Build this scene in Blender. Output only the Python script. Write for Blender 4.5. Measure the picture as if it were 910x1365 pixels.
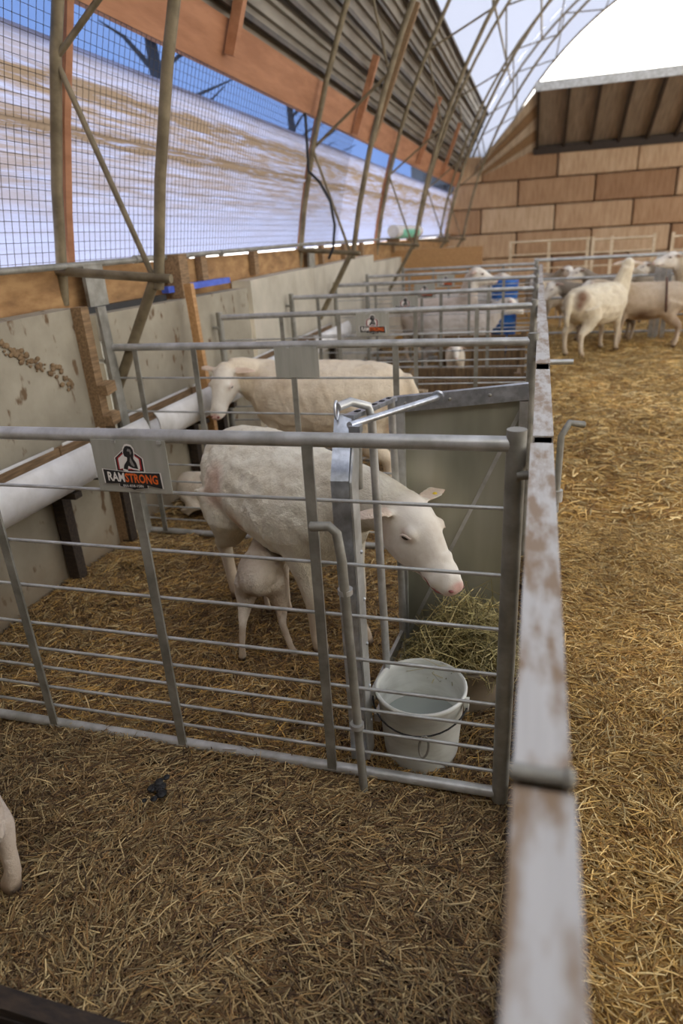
import bpy, bmesh, math, random
import numpy as np
from mathutils import Vector, Matrix, Euler

scene = bpy.context.scene
for o in list(bpy.data.objects): bpy.data.objects.remove(o)
C = scene.collection
rnd = random.Random(7)

# ------------------------------------------------------------------ camera
F_PX, CX, CY, CAM_H = 875.0, 455.0, 682.5, 1.5
def cvec(p): return Vector((p[0]-CX, -(p[1]-CY), -F_PX))
Yv = cvec((722, 305)).normalized()
Zv = -cvec((590, 2690)); Zv = (Zv - Yv*Zv.dot(Yv)).normalized()
Xv = Yv.cross(Zv)
ROT = Matrix((Xv, Yv, Zv))                 # camera -> world
cam_data = bpy.data.cameras.new('camera'); cam = bpy.data.objects.new('camera', cam_data); C.objects.link(cam)
cam.matrix_world = Matrix.Translation((0, 0, CAM_H)) @ ROT.to_4x4()
cam_data.sensor_fit = 'VERTICAL'; cam_data.sensor_height = 36.0; cam_data.sensor_width = 24.0
cam_data.lens = 36.0*F_PX/1365.0
cam_data.clip_start = 0.02; cam_data.clip_end = 200
cam_data.dof.use_dof = True; cam_data.dof.focus_distance = 2.0; cam_data.dof.aperture_fstop = 2.2
scene.camera = cam
CAM = Vector((0, 0, CAM_H))
def ray(p): return ROT @ cvec(p)
def onZ(p, z=0.0): r = ray(p); return CAM + r*((z-CAM_H)/r.z)
def onY(p, y): r = ray(p); return CAM + r*(y/r.y)
def onX(p, x): r = ray(p); return CAM + r*(x/r.x)

# ------------------------------------------------------------------ world, light, exposure
world = bpy.data.worlds.new('overcast_sky'); scene.world = world; world.use_nodes = True
bg = world.node_tree.nodes['Background']
bg.inputs[0].default_value = (1.0, 0.965, 0.92, 1); bg.inputs[1].default_value = 3.6
vs = scene.view_settings
vs.view_transform = 'Standard'; vs.look = 'None'; vs.gamma = 1.0; vs.use_curve_mapping = False
vs.exposure = 0.35

# ------------------------------------------------------------------ materials
def lin(c):
    return tuple((v/12.92 if v <= 0.04045 else ((v+0.055)/1.055)**2.4) for v in [x/255.0 for x in c]) + (1.0,)
def nmat(name):
    m = bpy.data.materials.new(name); m.use_nodes = True
    nt = m.node_tree; b = nt.nodes['Principled BSDF']
    return m, nt, b
def tex_noise(nt, scale=(1, 1, 1), s=5.0, detail=4.0, rough=0.6, coord='Object'):
    tc = nt.nodes.new('ShaderNodeTexCoord'); mp = nt.nodes.new('ShaderNodeMapping'); n = nt.nodes.new('ShaderNodeTexNoise')
    mp.inputs['Scale'].default_value = scale; n.inputs['Scale'].default_value = s
    n.inputs['Detail'].default_value = detail; n.inputs['Roughness'].default_value = rough
    nt.links.new(tc.outputs[coord], mp.inputs[0]); nt.links.new(mp.outputs[0], n.inputs[0])
    return n.outputs['Fac']
def ramp(nt, fac, stops):
    r = nt.nodes.new('ShaderNodeValToRGB'); e = r.color_ramp.elements
    while len(e) < len(stops): e.new(0.5)
    for i, (p, c) in enumerate(stops): e[i].position = p; e[i].color = c
    nt.links.new(fac, r.inputs[0]); return r.outputs[0]
def mixc(nt, a, b, fac, mode='MIX'):
    m = nt.nodes.new('ShaderNodeMix'); m.data_type = 'RGBA'; m.blend_type = mode
    for sock, v in ((m.inputs[0], fac), (m.inputs[6], a), (m.inputs[7], b)):
        if hasattr(v, 'node'): nt.links.new(v, sock)
        else: sock.default_value = v
    return m.outputs[2]
def bump(nt, bsdf, fac, strength=0.3, dist=0.01):
    b = nt.nodes.new('ShaderNodeBump'); b.inputs['Strength'].default_value = strength; b.inputs['Distance'].default_value = dist
    nt.links.new(fac, b.inputs['Height']); nt.links.new(b.outputs[0], bsdf.inputs['Normal'])
def simple(name, c1, c2, s=8.0, scale=(1, 1, 1), rough=0.7, metal=0.0, bstr=0.2, bdist=0.004, c3=None, lo=0.35, hi=0.65):
    m, nt, b = nmat(name)
    n = tex_noise(nt, scale, s)
    st = [(lo, lin(c1)), (hi, lin(c2))]
    if c3: st = [(lo, lin(c1)), ((lo+hi)/2, lin(c3)), (hi, lin(c2))]
    nt.links.new(ramp(nt, n, st), b.inputs['Base Color'])
    b.inputs['Roughness'].default_value = rough; b.inputs['Metallic'].default_value = metal
    if bstr: bump(nt, b, n, bstr, bdist)
    return m
M = {}
M['galv'] = simple('galvanised_steel', (168, 167, 160), (202, 202, 198), 14, (1, 1, 1), 0.42, 0.5, 0.05)
M['galv_bright'] = simple('bright_galvanised_steel', (170, 174, 178), (214, 218, 224), 26, (1, 1, 1), 0.33, 0.8, 0.05)
M['galv_dull'] = simple('dull_galvanised_steel', (124, 121, 110), (158, 155, 144), 12, (1, 1, 1), 0.55, 0.4, 0.05)
M['truss'] = simple('weathered_truss_paint', (104, 92, 68), (138, 124, 96), 9, (1, 1, 1), 0.6, 0.25, 0.1)
M['pvc'] = simple('white_plastic_pipe', (214, 210, 202), (240, 238, 234), 6, (1, 1, 1), 0.35, 0, 0.03)
M['wood'] = simple('weathered_timber', (112, 88, 60), (156, 126, 90), 6, (14, 1.2, 14), 0.8, 0, 0.3)
M['wood_new'] = simple('orange_timber', (168, 124, 76), (196, 152, 100), 6, (12, 1, 12), 0.7, 0, 0.2)
M['wood_dark'] = simple('dark_wet_timber', (38, 30, 22), (66, 52, 38), 7, (3, 12, 12), 0.7, 0, 0.4)
M['header'] = simple('red_brown_header_board', (152, 102, 68), (176, 124, 88), 3, (4, 0.6, 4), 0.75, 0, 0.1)
M['sill'] = simple('stained_sill_board', (130, 96, 58), (176, 138, 90), 3, (4, 1.5, 4), 0.8, 0, 0.2, c3=(154, 116, 72))
M['siding'] = simple('grey_metal_siding', (118, 112, 102), (146, 140, 128), 3, (2, 0.4, 2), 0.55, 0.3, 0.05)
M['purlin'] = simple('dark_purlin_steel', (48, 40, 32), (78, 66, 52), 6, (1, 1, 1), 0.6, 0.2, 0.1)
M['black'] = simple('black_rubber', (16, 16, 16), (34, 33, 32), 9, (1, 1, 1), 0.6, 0, 0.1)
M['canopy'] = simple('brown_canopy_sheet', (128, 116, 100), (158, 144, 126), 3, (6, .5, .5), 0.7, 0.2, 0.1)
M['canopy_light'] = simple('pale_canopy_board', (158, 144, 122), (190, 174, 150), 3, (6, .5, .5), 0.7, 0, 0.1)
M['cream_rail'] = simple('cream_painted_steel', (196, 176, 142), (222, 204, 172), 6, (1, 1, 1), 0.5, 0.1, 0.05)
M['mint'] = simple('mint_green_film', (96, 190, 158), (140, 214, 186), 8, (1, 1, 1), 0.4, 0, 0.05)
M['blue'] = simple('blue_plastic', (24, 84, 178), (60, 130, 214), 8, (1, 1, 1), 0.4, 0, 0.05)
M['yellow'] = simple('yellow_tag_plastic', (214, 180, 30), (236, 206, 60), 8, (1, 1, 1), 0.4, 0, 0.05)
M['tub'] = simple('muddy_brown_tub', (112, 98, 80), (146, 132, 112), 7, (1, 1, 1), 0.6, 0, 0.1)
M['mud'] = simple('dried_mud', (112, 88, 60), (140, 116, 84), 20, (1, 1, 1), 0.95, 0, 0.6, 0.01)
M['sky_blue_sheet'] = simple('blue_tarp', (52, 78, 176), (88, 116, 214), 6, (1, 1, 1), 0.5, 0, 0.1)
M['hoof'] = simple('horn_brown', (52, 42, 34), (92, 76, 60), 12, (1, 1, 1), 0.6, 0, 0.1)
M['eye'] = simple('dark_amber_eye', (28, 20, 14), (52, 36, 22), 20, (1, 1, 1), 0.12, 0, 0)
M['nostril'] = simple('dark_pink_nostril', (120, 60, 56), (150, 84, 76), 20, (1, 1, 1), 0.5, 0, 0)
M['strap'] = simple('brown_harness_strap', (72, 44, 30), (104, 66, 46), 20, (1, 1, 1), 0.7, 0, 0.1)
M['bark'] = simple('dark_bark', (30, 28, 26), (58, 52, 46), 12, (1, 1, 1), 0.9, 0, 0.3)
M['wall_darkened'] = simple('darkened_front_boarding', (70, 56, 40), (92, 76, 56), 3, (6, 1, .6), 0.8, 0, 0.1)
for nm, col in (('ink_black', (26, 24, 24)), ('ink_white', (236, 232, 224)), ('ink_orange', (226, 104, 34)), ('ink_red', (168, 36, 34)), ('ink_grey', (140, 136, 130))):
    M[nm] = simple(nm, col, col, 5, (1, 1, 1), 0.45, 0, 0)
M['plate'] = simple('grey_sign_plate', (160, 159, 146), (176, 174, 162), 3, (8, 1, 1), 0.5, 0.2, 0.02)

def concrete():
    m, nt, b = nmat('stained_concrete')
    a = tex_noise(nt, (1, 1, 1), 2.2, 6, 0.6); c = ramp(nt, a, [(0.3, lin((136, 127, 108))), (0.55, lin((162, 153, 132))), (0.75, lin((180, 170, 148)))])
    s = tex_noise(nt, (1, 1, 0.5), 16, 3, 0.5); sp = ramp(nt, s, [(0.62, (0, 0, 0, 1)), (0.70, (1, 1, 1, 1))])
    c2 = mixc(nt, c, lin((106, 84, 58)), sp)
    tc = nt.nodes.new('ShaderNodeTexCoord'); sx = nt.nodes.new('ShaderNodeSeparateXYZ'); nt.links.new(tc.outputs['Object'], sx.inputs[0])
    mr = nt.nodes.new('ShaderNodeMapRange'); mr.inputs[1].default_value = 0.32; mr.inputs[2].default_value = 0.02; nt.links.new(sx.outputs['Z'], mr.inputs[0])
    ml = nt.nodes.new('ShaderNodeMath'); ml.operation = 'MULTIPLY'; nt.links.new(mr.outputs[0], ml.inputs[0]); nt.links.new(tex_noise(nt, (1, 1, 1), 5, 4), ml.inputs[1])
    c3 = mixc(nt, c2, lin((120, 96, 66)), ml.outputs[0])
    nt.links.new(c3, b.inputs['Base Color']); b.inputs['Roughness'].default_value = 0.85
    bump(nt, b, a, 0.25, 0.01); return m
M['concrete'] = concrete()
M['concrete_pale'] = simple('pale_concrete', (176, 166, 146), (200, 190, 170), 2.5, (1, 1, 1), 0.85, 0, 0.2, c3=(188, 180, 160))

def fabric(name, c, trans=0.75, dirt=None):
    m, nt, b = nmat(name); out = nt.nodes['Material Output']
    t = nt.nodes.new('ShaderNodeBsdfTranslucent'); d = nt.nodes.new('ShaderNodeBsdfDiffuse'); mx = nt.nodes.new('ShaderNodeMixShader')
    nt.nodes.remove(b); col = None
    if dirt:
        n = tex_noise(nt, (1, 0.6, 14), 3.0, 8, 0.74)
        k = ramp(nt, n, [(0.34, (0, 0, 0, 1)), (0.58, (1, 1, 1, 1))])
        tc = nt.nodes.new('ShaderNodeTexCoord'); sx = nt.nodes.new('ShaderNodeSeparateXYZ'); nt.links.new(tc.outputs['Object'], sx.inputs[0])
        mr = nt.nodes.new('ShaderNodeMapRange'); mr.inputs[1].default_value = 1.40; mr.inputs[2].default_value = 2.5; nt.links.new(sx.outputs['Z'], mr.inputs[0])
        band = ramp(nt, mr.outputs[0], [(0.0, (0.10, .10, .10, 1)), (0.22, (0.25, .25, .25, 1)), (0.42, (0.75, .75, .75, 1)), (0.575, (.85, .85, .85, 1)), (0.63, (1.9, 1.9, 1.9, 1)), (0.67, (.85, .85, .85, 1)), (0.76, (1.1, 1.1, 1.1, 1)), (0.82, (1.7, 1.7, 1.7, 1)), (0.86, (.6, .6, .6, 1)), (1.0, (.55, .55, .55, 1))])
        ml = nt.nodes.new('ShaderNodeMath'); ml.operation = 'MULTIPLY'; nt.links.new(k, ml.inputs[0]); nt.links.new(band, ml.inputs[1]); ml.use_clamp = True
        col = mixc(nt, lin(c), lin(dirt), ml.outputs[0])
    for s in (t, d):
        if col: nt.links.new(col, s.inputs[0])
        else: s.inputs[0].default_value = lin(c)
    mx.inputs[0].default_value = trans
    nt.links.new(d.outputs[0], mx.inputs[1]); nt.links.new(t.outputs[0], mx.inputs[2]); nt.links.new(mx.outputs[0], out.inputs[0])
    return m
M['fabric'] = fabric('white_translucent_roof_fabric', (128, 134, 150), 0.72)
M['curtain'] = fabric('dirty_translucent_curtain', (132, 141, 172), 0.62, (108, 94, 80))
def film():
    m, nt, b = nmat('sky_blue_tint'); out = nt.nodes['Material Output']; nt.nodes.remove(b)
    t = nt.nodes.new('ShaderNodeBsdfTransparent'); t.inputs[0].default_value = (0.05, 0.09, 0.21, 1)
    g = nt.nodes.new('ShaderNodeBsdfDiffuse'); g.inputs[0].default_value = lin((150, 170, 210)); mx = nt.nodes.new('ShaderNodeMixShader'); mx.inputs[0].default_value = 0.15
    nt.links.new(t.outputs[0], mx.inputs[1]); nt.links.new(g.outputs[0], mx.inputs[2]); nt.links.new(mx.outputs[0], out.inputs[0]); return m
M['film'] = film()
def bucket_mat():
    m, nt, b = nmat('milky_plastic'); b.inputs['Base Color'].default_value = lin((216, 216, 206)); b.inputs['Roughness'].default_value = 0.4
    n = tex_noise(nt, (1, 1, 3), 7); nt.links.new(ramp(nt, n, [(0.3, lin((196, 196, 184))), (0.6, lin((226, 227, 218)))]), b.inputs['Base Color'])
    b.inputs['Subsurface Weight'].default_value = 0.25; b.inputs['Subsurface Radius'].default_value = (0.02, 0.02, 0.02); return m
M['bucket'] = bucket_mat()
def water():
    m, nt, b = nmat('clear_water'); b.inputs['Base Color'].default_value = lin((150, 156, 150)); b.inputs['Roughness'].default_value = 0.05
    bump(nt, b, tex_noise(nt, (1, 1, 1), 20, 2), 0.05, 0.004); return m
M['water'] = water()
def rail_mat():
    m, nt, b = nmat('mud_smeared_rail')
    n = tex_noise(nt, (6, 1.6, 6), 5, 5, 0.6); g = tex_noise(nt, (30, 1, 30), 6, 2)
    c = mixc(nt, lin((182, 178, 170)), lin((206, 202, 194)), g)
    k = ramp(nt, n, [(0.44, (0, 0, 0, 1)), (0.62, (1, 1, 1, 1))])
    nt.links.new(mixc(nt, c, lin((146, 122, 94)), k), b.inputs['Base Color'])
    b.inputs['Metallic'].default_value = 0.3; b.inputs['Roughness'].default_value = 0.45; return m
M['rail'] = rail_mat()
def block_mat():
    m, nt, b = nmat('tan_block'); oi = nt.nodes.new('ShaderNodeObjectInfo')
    base = ramp(nt, oi.outputs['Random'], [(0.0, lin((164, 130, 98))), (0.35, lin((186, 154, 120))), (0.65, lin((206, 178, 144))), (1.0, lin((222, 204, 176)))])
    n = tex_noise(nt, (9, 1, 1.2), 2.0, 5, 0.65)
    nt.links.new(mixc(nt, base, ramp(nt, n, [(0.3, lin((196, 172, 146))), (0.7, lin((255, 252, 246)))]), 0.7, 'MULTIPLY'), b.inputs['Base Color'])
    b.inputs['Roughness'].default_value = 0.9; bump(nt, b, n, 0.3, 0.02); return m
M['block'] = block_mat()
def attr_mat(name, rough, noise_s, dark, amount, bstr, bdist, sheen=False, nscale=(1, 1, 1)):
    m, nt, b = nmat(name); a = nt.nodes.new('ShaderNodeAttribute'); a.attribute_name = 'Col'
    n = tex_noise(nt, nscale, noise_s, 5, 0.65); k = ramp(nt, n, [(0.42, (0, 0, 0, 1)), (0.72, (1, 1, 1, 1))])
    mm = nt.nodes.new('ShaderNodeMath'); mm.operation = 'MULTIPLY'; mm.inputs[1].default_value = amount; nt.links.new(k, mm.inputs[0])
    nt.links.new(mixc(nt, a.outputs['Color'], dark, mm.outputs[0], 'MULTIPLY'), b.inputs['Base Color'])
    b.inputs['Roughness'].default_value = rough
    n2 = tex_noise(nt, nscale, noise_s*9, 3, 0.7); bump(nt, b, n2, bstr, bdist)
    for nd in nt.nodes:
        if nd.bl_idname == 'ShaderNodeBump':
            mu = nt.nodes.new('ShaderNodeMath'); mu.operation = 'MULTIPLY'; mu.inputs[1].default_value = bstr
            nt.links.new(a.outputs['Alpha'], mu.inputs[0]); nt.links.new(mu.outputs[0], nd.inputs['Strength'])
    return m
M['wool'] = attr_mat('short_wool', 0.95, 9, (0.62, 0.52, 0.40, 1), 0.55, 0.55, 0.012)
M['straw'] = attr_mat('straw_stalk', 0.75, 40, (0.7, 0.6, 0.45, 1), 0.4, 0.0, 0.001)
def ground_mat():
    m, nt, b = nmat('trampled_straw_bed'); a = nt.nodes.new('ShaderNodeAttribute'); a.attribute_name = 'Col'
    n = tex_noise(nt, (1, 1, 1), 34, 6, 0.75); v = tex_noise(nt, (1, 1, 1), 5, 4, 0.6)
    c = mixc(nt, a.outputs['Color'], ramp(nt, n, [(0.3, (.35, .32, .28, 1)), (0.65, (1.3, 1.25, 1.15, 1))]), 0.85, 'MULTIPLY')
    c = mixc(nt, c, ramp(nt, v, [(0.35, (.6, .52, .42, 1)), (0.6, (1, 1, 1, 1))]), 0.7, 'MULTIPLY')
    nt.links.new(c, b.inputs['Base Color']); b.inputs['Roughness'].default_value = 0.95; bump(nt, b, n, 0.8, 0.02); return m
M['ground'] = ground_mat()

# ------------------------------------------------------------------ mesh helpers
def basis(d, up=(0, 0, 1)):
    d = Vector(d).normalized(); up = Vector(up)
    if abs(d.dot(up)) > 0.98: up = Vector((0, 1, 0))
    s = d.cross(up).normalized(); u = s.cross(d).normalized(); return d, s, u
class MB:
    def __init__(self): self.v = []; self.f = []; self.sm = []
    def add(self, vs_, fs, smooth=False):
        n = len(self.v); self.v += [tuple(v) for v in vs_]; self.f += [tuple(i+n for i in f) for f in fs]; self.sm += [smooth]*len(fs); return self
    def box(self, c, s, rot=None, bev=0.0):
        hx, hy, hz = s[0]/2, s[1]/2, s[2]/2; c = Vector(c); R = rot.to_matrix() if rot else Matrix.Identity(3)
        vs_ = [c + R @ Vector((x*hx, y*hy, z*hz)) for x, y, z in ((-1,-1,-1),(1,-1,-1),(1,1,-1),(-1,1,-1),(-1,-1,1),(1,-1,1),(1,1,1),(-1,1,1))]
        return self.add(vs_, [(0,3,2,1),(4,5,6,7),(0,1,5,4),(1,2,6,5),(2,3,7,6),(3,0,4,7)])
    def beam(self, a, b, w, h, up=(0, 0, 1)):
        a, b = Vector(a), Vector(b); d, s, u = basis(b-a, up); vs_ = []
        for p in (a, b):
            for x, y in ((-1,-1),(1,-1),(1,1),(-1,1)): vs_.append(p + s*(x*w/2) + u*(y*h/2))
        return self.add(vs_, [(0,1,2,3),(7,6,5,4),(0,4,5,1),(1,5,6,2),(2,6,7,3),(3,7,4,0)])
    def tube(self, pts, r, n=10, cap=True, up=(0, 0, 1)):
        pts = [Vector(p) for p in pts]; k = len(pts); rs = r if isinstance(r, (list, tuple)) else [r]*k; vs_ = []; fs = []
        prev = None
        for i, p in enumerate(pts):
            d = (pts[min(i+1, k-1)] - pts[max(i-1, 0)])
            d, s, u = basis(d, up)
            if prev is not None:
                s = (prev - d*prev.dot(d)).normalized(); u = s.cross(d).normalized()
            prev = s
            for j in range(n):
                t = 2*math.pi*j/n; vs_.append(p + s*(math.cos(t)*rs[i]) + u*(math.sin(t)*rs[i]))
        for i in range(k-1):
            for j in range(n): fs.append((i*n+j, i*n+(j+1) % n, (i+1)*n+(j+1) % n, (i+1)*n+j))
        self.add(vs_, fs, True)
        if cap:
            self.add(vs_[:n], [tuple(range(n))[::-1]]); self.add(vs_[-n:], [tuple(range(n))])
        return self
    def lathe(self, prof, c, n=32, axis='Z'):
        vs_ = []; fs = []; c = Vector(c); k = len(prof)
        for r, z in prof:
            for j in range(n):
                t = 2*math.pi*j/n
                v = Vector((r*math.cos(t), r*math.sin(t), z)) if axis == 'Z' else Vector((r*math.cos(t), z, r*math.sin(t)))
                vs_.append(c + v)
        for i in range(k-1):
            for j in range(n): fs.append((i*n+j, i*n+(j+1) % n, (i+1)*n+(j+1) % n, (i+1)*n+j))
        return self.add(vs_, fs, True)
    def loft(self, rings, cap=True):
        n = len(rings[0]); vs_ = [p for r in rings for p in r]; fs = []
        for i in range(len(rings)-1):
            for j in range(n): fs.append((i*n+j, i*n+(j+1) % n, (i+1)*n+(j+1) % n, (i+1)*n+j))
        if cap: fs += [tuple(range(n))[::-1], tuple(range((len(rings)-1)*n, len(rings)*n))]
        return self.add(vs_, fs, True)
    def ball(self, c, r, n=10, sc=(1, 1, 1), rot=None):
        vs_ = []; fs = []; c = Vector(c); R = rot if rot else Matrix.Identity(3); m = max(5, n//2+1)
        for i in range(m+1):
            ph = math.pi*i/m
            for j in range(n):
                t = 2*math.pi*j/n
                vs_.append(c + R @ Vector((r*sc[0]*math.sin(ph)*math.cos(t), r*sc[1]*math.sin(ph)*math.sin(t), r*sc[2]*math.cos(ph))))
        for i in range(m):
            for j in range(n): fs.append((i*n+j, (i+1)*n+j, (i+1)*n+(j+1) % n, i*n+(j+1) % n))
        return self.add(vs_, fs, True)
    def build(self, name, mat, parent=None):
        me = bpy.data.meshes.new(name); org = root_loc(parent)
        me.from_pydata([(v[0]-org[0], v[1]-org[1], v[2]-org[2]) for v in self.v], [], self.f)
        me.polygons.foreach_set('use_smooth', self.sm)
        me.materials.append(M[mat] if isinstance(mat, str) else mat); me.update()
        o = bpy.data.objects.new(name, me); C.objects.link(o)
        if parent: o.parent = parent
        return o
def root_loc(p):
    while p is not None and p.parent is not None: p = p.parent
    return Vector(p.location) if p is not None else Vector((0, 0, 0))
def tag(o, label, cat, group=None, kind=None):
    o['label'] = label; o['category'] = cat
    if group: o['group'] = group
    if kind: o['kind'] = kind
    return o
def thing(name, label, cat, loc=(0, 0, 0), group=None):
    o = bpy.data.objects.new(name, None); C.objects.link(o); o.location = loc; o.empty_display_size = 0.1
    return tag(o, label, cat, group)
def struct(name, loc=(0, 0, 0), label=None, cat=None):
    o = bpy.data.objects.new(name, None); C.objects.link(o); o.location = loc; o['kind'] = 'structure'
    if label: o['label'] = label
    if cat: o['category'] = cat
    return o
def shared(name, me, loc, parent, rotz=0.0):
    o = bpy.data.objects.new(name, me); C.objects.link(o); o.location = loc; o.rotation_euler[2] = rotz
    if parent: o.parent = parent
    return o
def vnoise(x, y, s, seed=0):
    """smooth value noise on numpy arrays"""
    x = x*s; y = y*s; xi = np.floor(x).astype(np.int64); yi = np.floor(y).astype(np.int64); fx = x-xi; fy = y-yi
    fx = fx*fx*(3-2*fx); fy = fy*fy*(3-2*fy)
    def h(a, b):
        n = (a*374761393 + b*668265263 + seed*982451653) & 0x7fffffff
        n = ((n ^ (n >> 13))*1274126177) & 0x7fffffff
        return ((n ^ (n >> 16)) & 0xffff)/65535.0
    return (h(xi, yi)*(1-fx)+h(xi+1, yi)*fx)*(1-fy) + (h(xi, yi+1)*(1-fx)+h(xi+1, yi+1)*fx)*fy
def set_col(me, cols):
    a = me.color_attributes.new('Col', 'FLOAT_COLOR', 'POINT'); a.data.foreach_set('color', np.asarray(cols, dtype=np.float32).ravel())

# ------------------------------------------------------------------ the floor
def gheight(x, y):
    z = (vnoise(x, y, 2.2, 1)-.5)*.045 + (vnoise(x, y, 6.0, 2)-.5)*.03 + (vnoise(x, y, 16.0, 3)-.5)*.014
    return z - 0.018
PAL_PEN = [(138, 108, 66), (166, 134, 84), (188, 158, 104), (112, 84, 50), (212, 188, 134), (94, 68, 42), (150, 114, 68)]
PAL_YARD = [(196, 160, 92), (178, 142, 76), (214, 182, 116), (160, 122, 62), (224, 198, 138), (140, 104, 54), (188, 152, 84)]
def is_yard(x, y): return (x > 0.03) | (y > 10.4)
def ground():
    xs = np.concatenate([np.arange(-2.5, 3.6, .05), np.arange(3.6, 11.2, .25)]); ys = np.concatenate([np.arange(-2.2, 6, .05), np.arange(6, 22, .15)])
    X, Y = np.meshgrid(xs, ys); x = X.ravel(); y = Y.ravel(); z = gheight(x, y)
    me = bpy.data.meshes.new('floor'); nx, ny = len(xs), len(ys)
    i = np.arange(nx*ny).reshape(ny, nx); q = np.stack([i[:-1, :-1], i[:-1, 1:], i[1:, 1:], i[1:, :-1]], -1).reshape(-1, 4)
    me.from_pydata(np.stack([x, y, z], 1).tolist(), [], q.tolist())
    me.polygons.foreach_set('use_smooth', np.ones(len(q), dtype=bool))
    yd = is_yard(x, y)[:, None]; k = vnoise(x, y, 1.3, 9)[:, None]
    pen = np.array(lin((80, 60, 36)))*(.65+.7*k); yard = np.array(lin((182, 142, 74)))*(.75+.5*k); c = np.where(yd, yard, pen); c[:, 3] = 1
    set_col(me, c); me.materials.append(M['ground'])
    o = bpy.data.objects.new('floor', me); C.objects.link(o); o['kind'] = 'structure'; return o
ground()

def straw_field(name, n, xr, yr, pal, lmin, lmax, wid, label, cat, seed, dens=None, lift=0.012, dark=None, zf=None, pitch=0.16, curl=0.2):
    g = np.random.default_rng(seed)
    x = g.uniform(xr[0], xr[1], n); y = g.uniform(yr[0], yr[1], n)
    if dens is not None:
        keep = g.uniform(0, 1, n) < dens(x, y); x, y = x[keep], y[keep]; n = len(x)
    clump = vnoise(x, y, 2.0, seed)*6.0
    a = g.uniform(0, 2*np.pi, n)*0.75 + clump; L = lmin + (lmax-lmin)*g.beta(1.6, 2.6, n); p = g.normal(0, pitch, n); w = wid*g.uniform(.6, 1.3, n)
    bx = g.normal(0, curl, n)
    z0 = (gheight(x, y) if zf is None else zf(x, y)) + lift*g.uniform(-.3, 1.4, n)
    d = np.stack([np.cos(a)*np.cos(p), np.sin(a)*np.cos(p), np.sin(p)], 1); s = np.stack([-np.sin(a), np.cos(a), np.zeros(n)], 1)
    c = np.stack([x, y, z0+np.abs(np.sin(p))*L*.4], 1); up = np.array([0, 0, 1.0])
    rows = []
    for t, off in ((-.5, 0), (0, 1), (.5, 0)):
        mid = c + d*(t*L)[:, None] + s*(bx*L*off*.25)[:, None] + up*(off*.06*L)[:, None]
        rows.append((mid - s*w[:, None]*.5, mid + up*w[:, None]*.6, mid + s*w[:, None]*.5))
    V = np.stack([v for r in rows for v in r], 1).reshape(-1, 3)     # nine verts a stalk
    base = (np.arange(n)*9)[:, None, None]
    q = np.array([[0, 1, 4, 3], [1, 2, 5, 4], [3, 4, 7, 6], [4, 5, 8, 7]])[None] + base
    q = q.reshape(-1, 4); nf = len(q)
    me = bpy.data.meshes.new(name); me.vertices.add(len(V)); me.vertices.foreach_set('co', V.astype(np.float32).ravel())
    me.loops.add(nf*4); me.loops.foreach_set('vertex_index', q.astype(np.int32).ravel())
    me.polygons.add(nf); me.polygons.foreach_set('loop_start', (np.arange(nf)*4).astype(np.int32)); me.update(calc_edges=True)
    P = np.array([lin(k) for k in pal]); col = P[g.integers(0, len(P), n)]*(.5+1.0*g.uniform(0, 1, n)**1.3)[:, None]
    if dark is not None: col = col*dark(x, y)[:, None]
    col[:, 3] = 1; set_col(me, np.repeat(col, 9, axis=0)); me.materials.append(M['straw'])
    o = bpy.data.objects.new(name, me); C.objects.link(o)
    if label: tag(o, label, cat, kind='stuff')
    return o
def dirt(x, y):          # trodden, wetter patches of bedding
    k = vnoise(x, y, 1.7, 21); k2 = vnoise(x, y, 5.0, 22); return np.clip(.52 + .72*(k*.65+k2*.35), .42, 1.25)
straw_field('straw_bedding', 78000, (-2.2, -.01), (.15, 1.5), PAL_PEN + [(176, 150, 104), (196, 172, 124)], .015, .10, .0027, 'brown trampled straw bedding in the nearest empty pen', 'straw', 11, dark=lambda x, y: dirt(x, y)*.86)
straw_field('straw_bedding', 62000, (-2.2, -.01), (1.48, 3.3), PAL_PEN + [(198, 158, 84), (188, 148, 78)], .02, .11, .003, 'straw bedding under the nursing ewe', 'straw', 12, dark=dirt)
straw_field('straw_bedding', 34000, (-2.2, -.02), (3.3, 10.3), PAL_PEN + [(190, 152, 88)]*2, .05, .16, .006, 'straw bedding in the far pens', 'straw', 13, dark=dirt)
straw_field('yard_straw', 95000, (.05, 2.2), (.1, 3.6), PAL_YARD, .015, .10, .0029, 'golden loose straw beside the near end of the rail', 'straw', 14, dark=lambda x, y: np.clip(dirt(x, y)+.30, .6, 1.4))
straw_field('yard_straw', 60000, (.05, 4.6), (3.6, 12.0), PAL_YARD, .05, .16, .0065, 'golden straw floor spreading towards the flock', 'straw', 15, dens=lambda x, y: np.clip(1.25-(y-3.6)*.08, .3, 1), dark=lambda x, y: np.clip(dirt(x, y)+.30, .6, 1.4), lift=.02)

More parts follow.
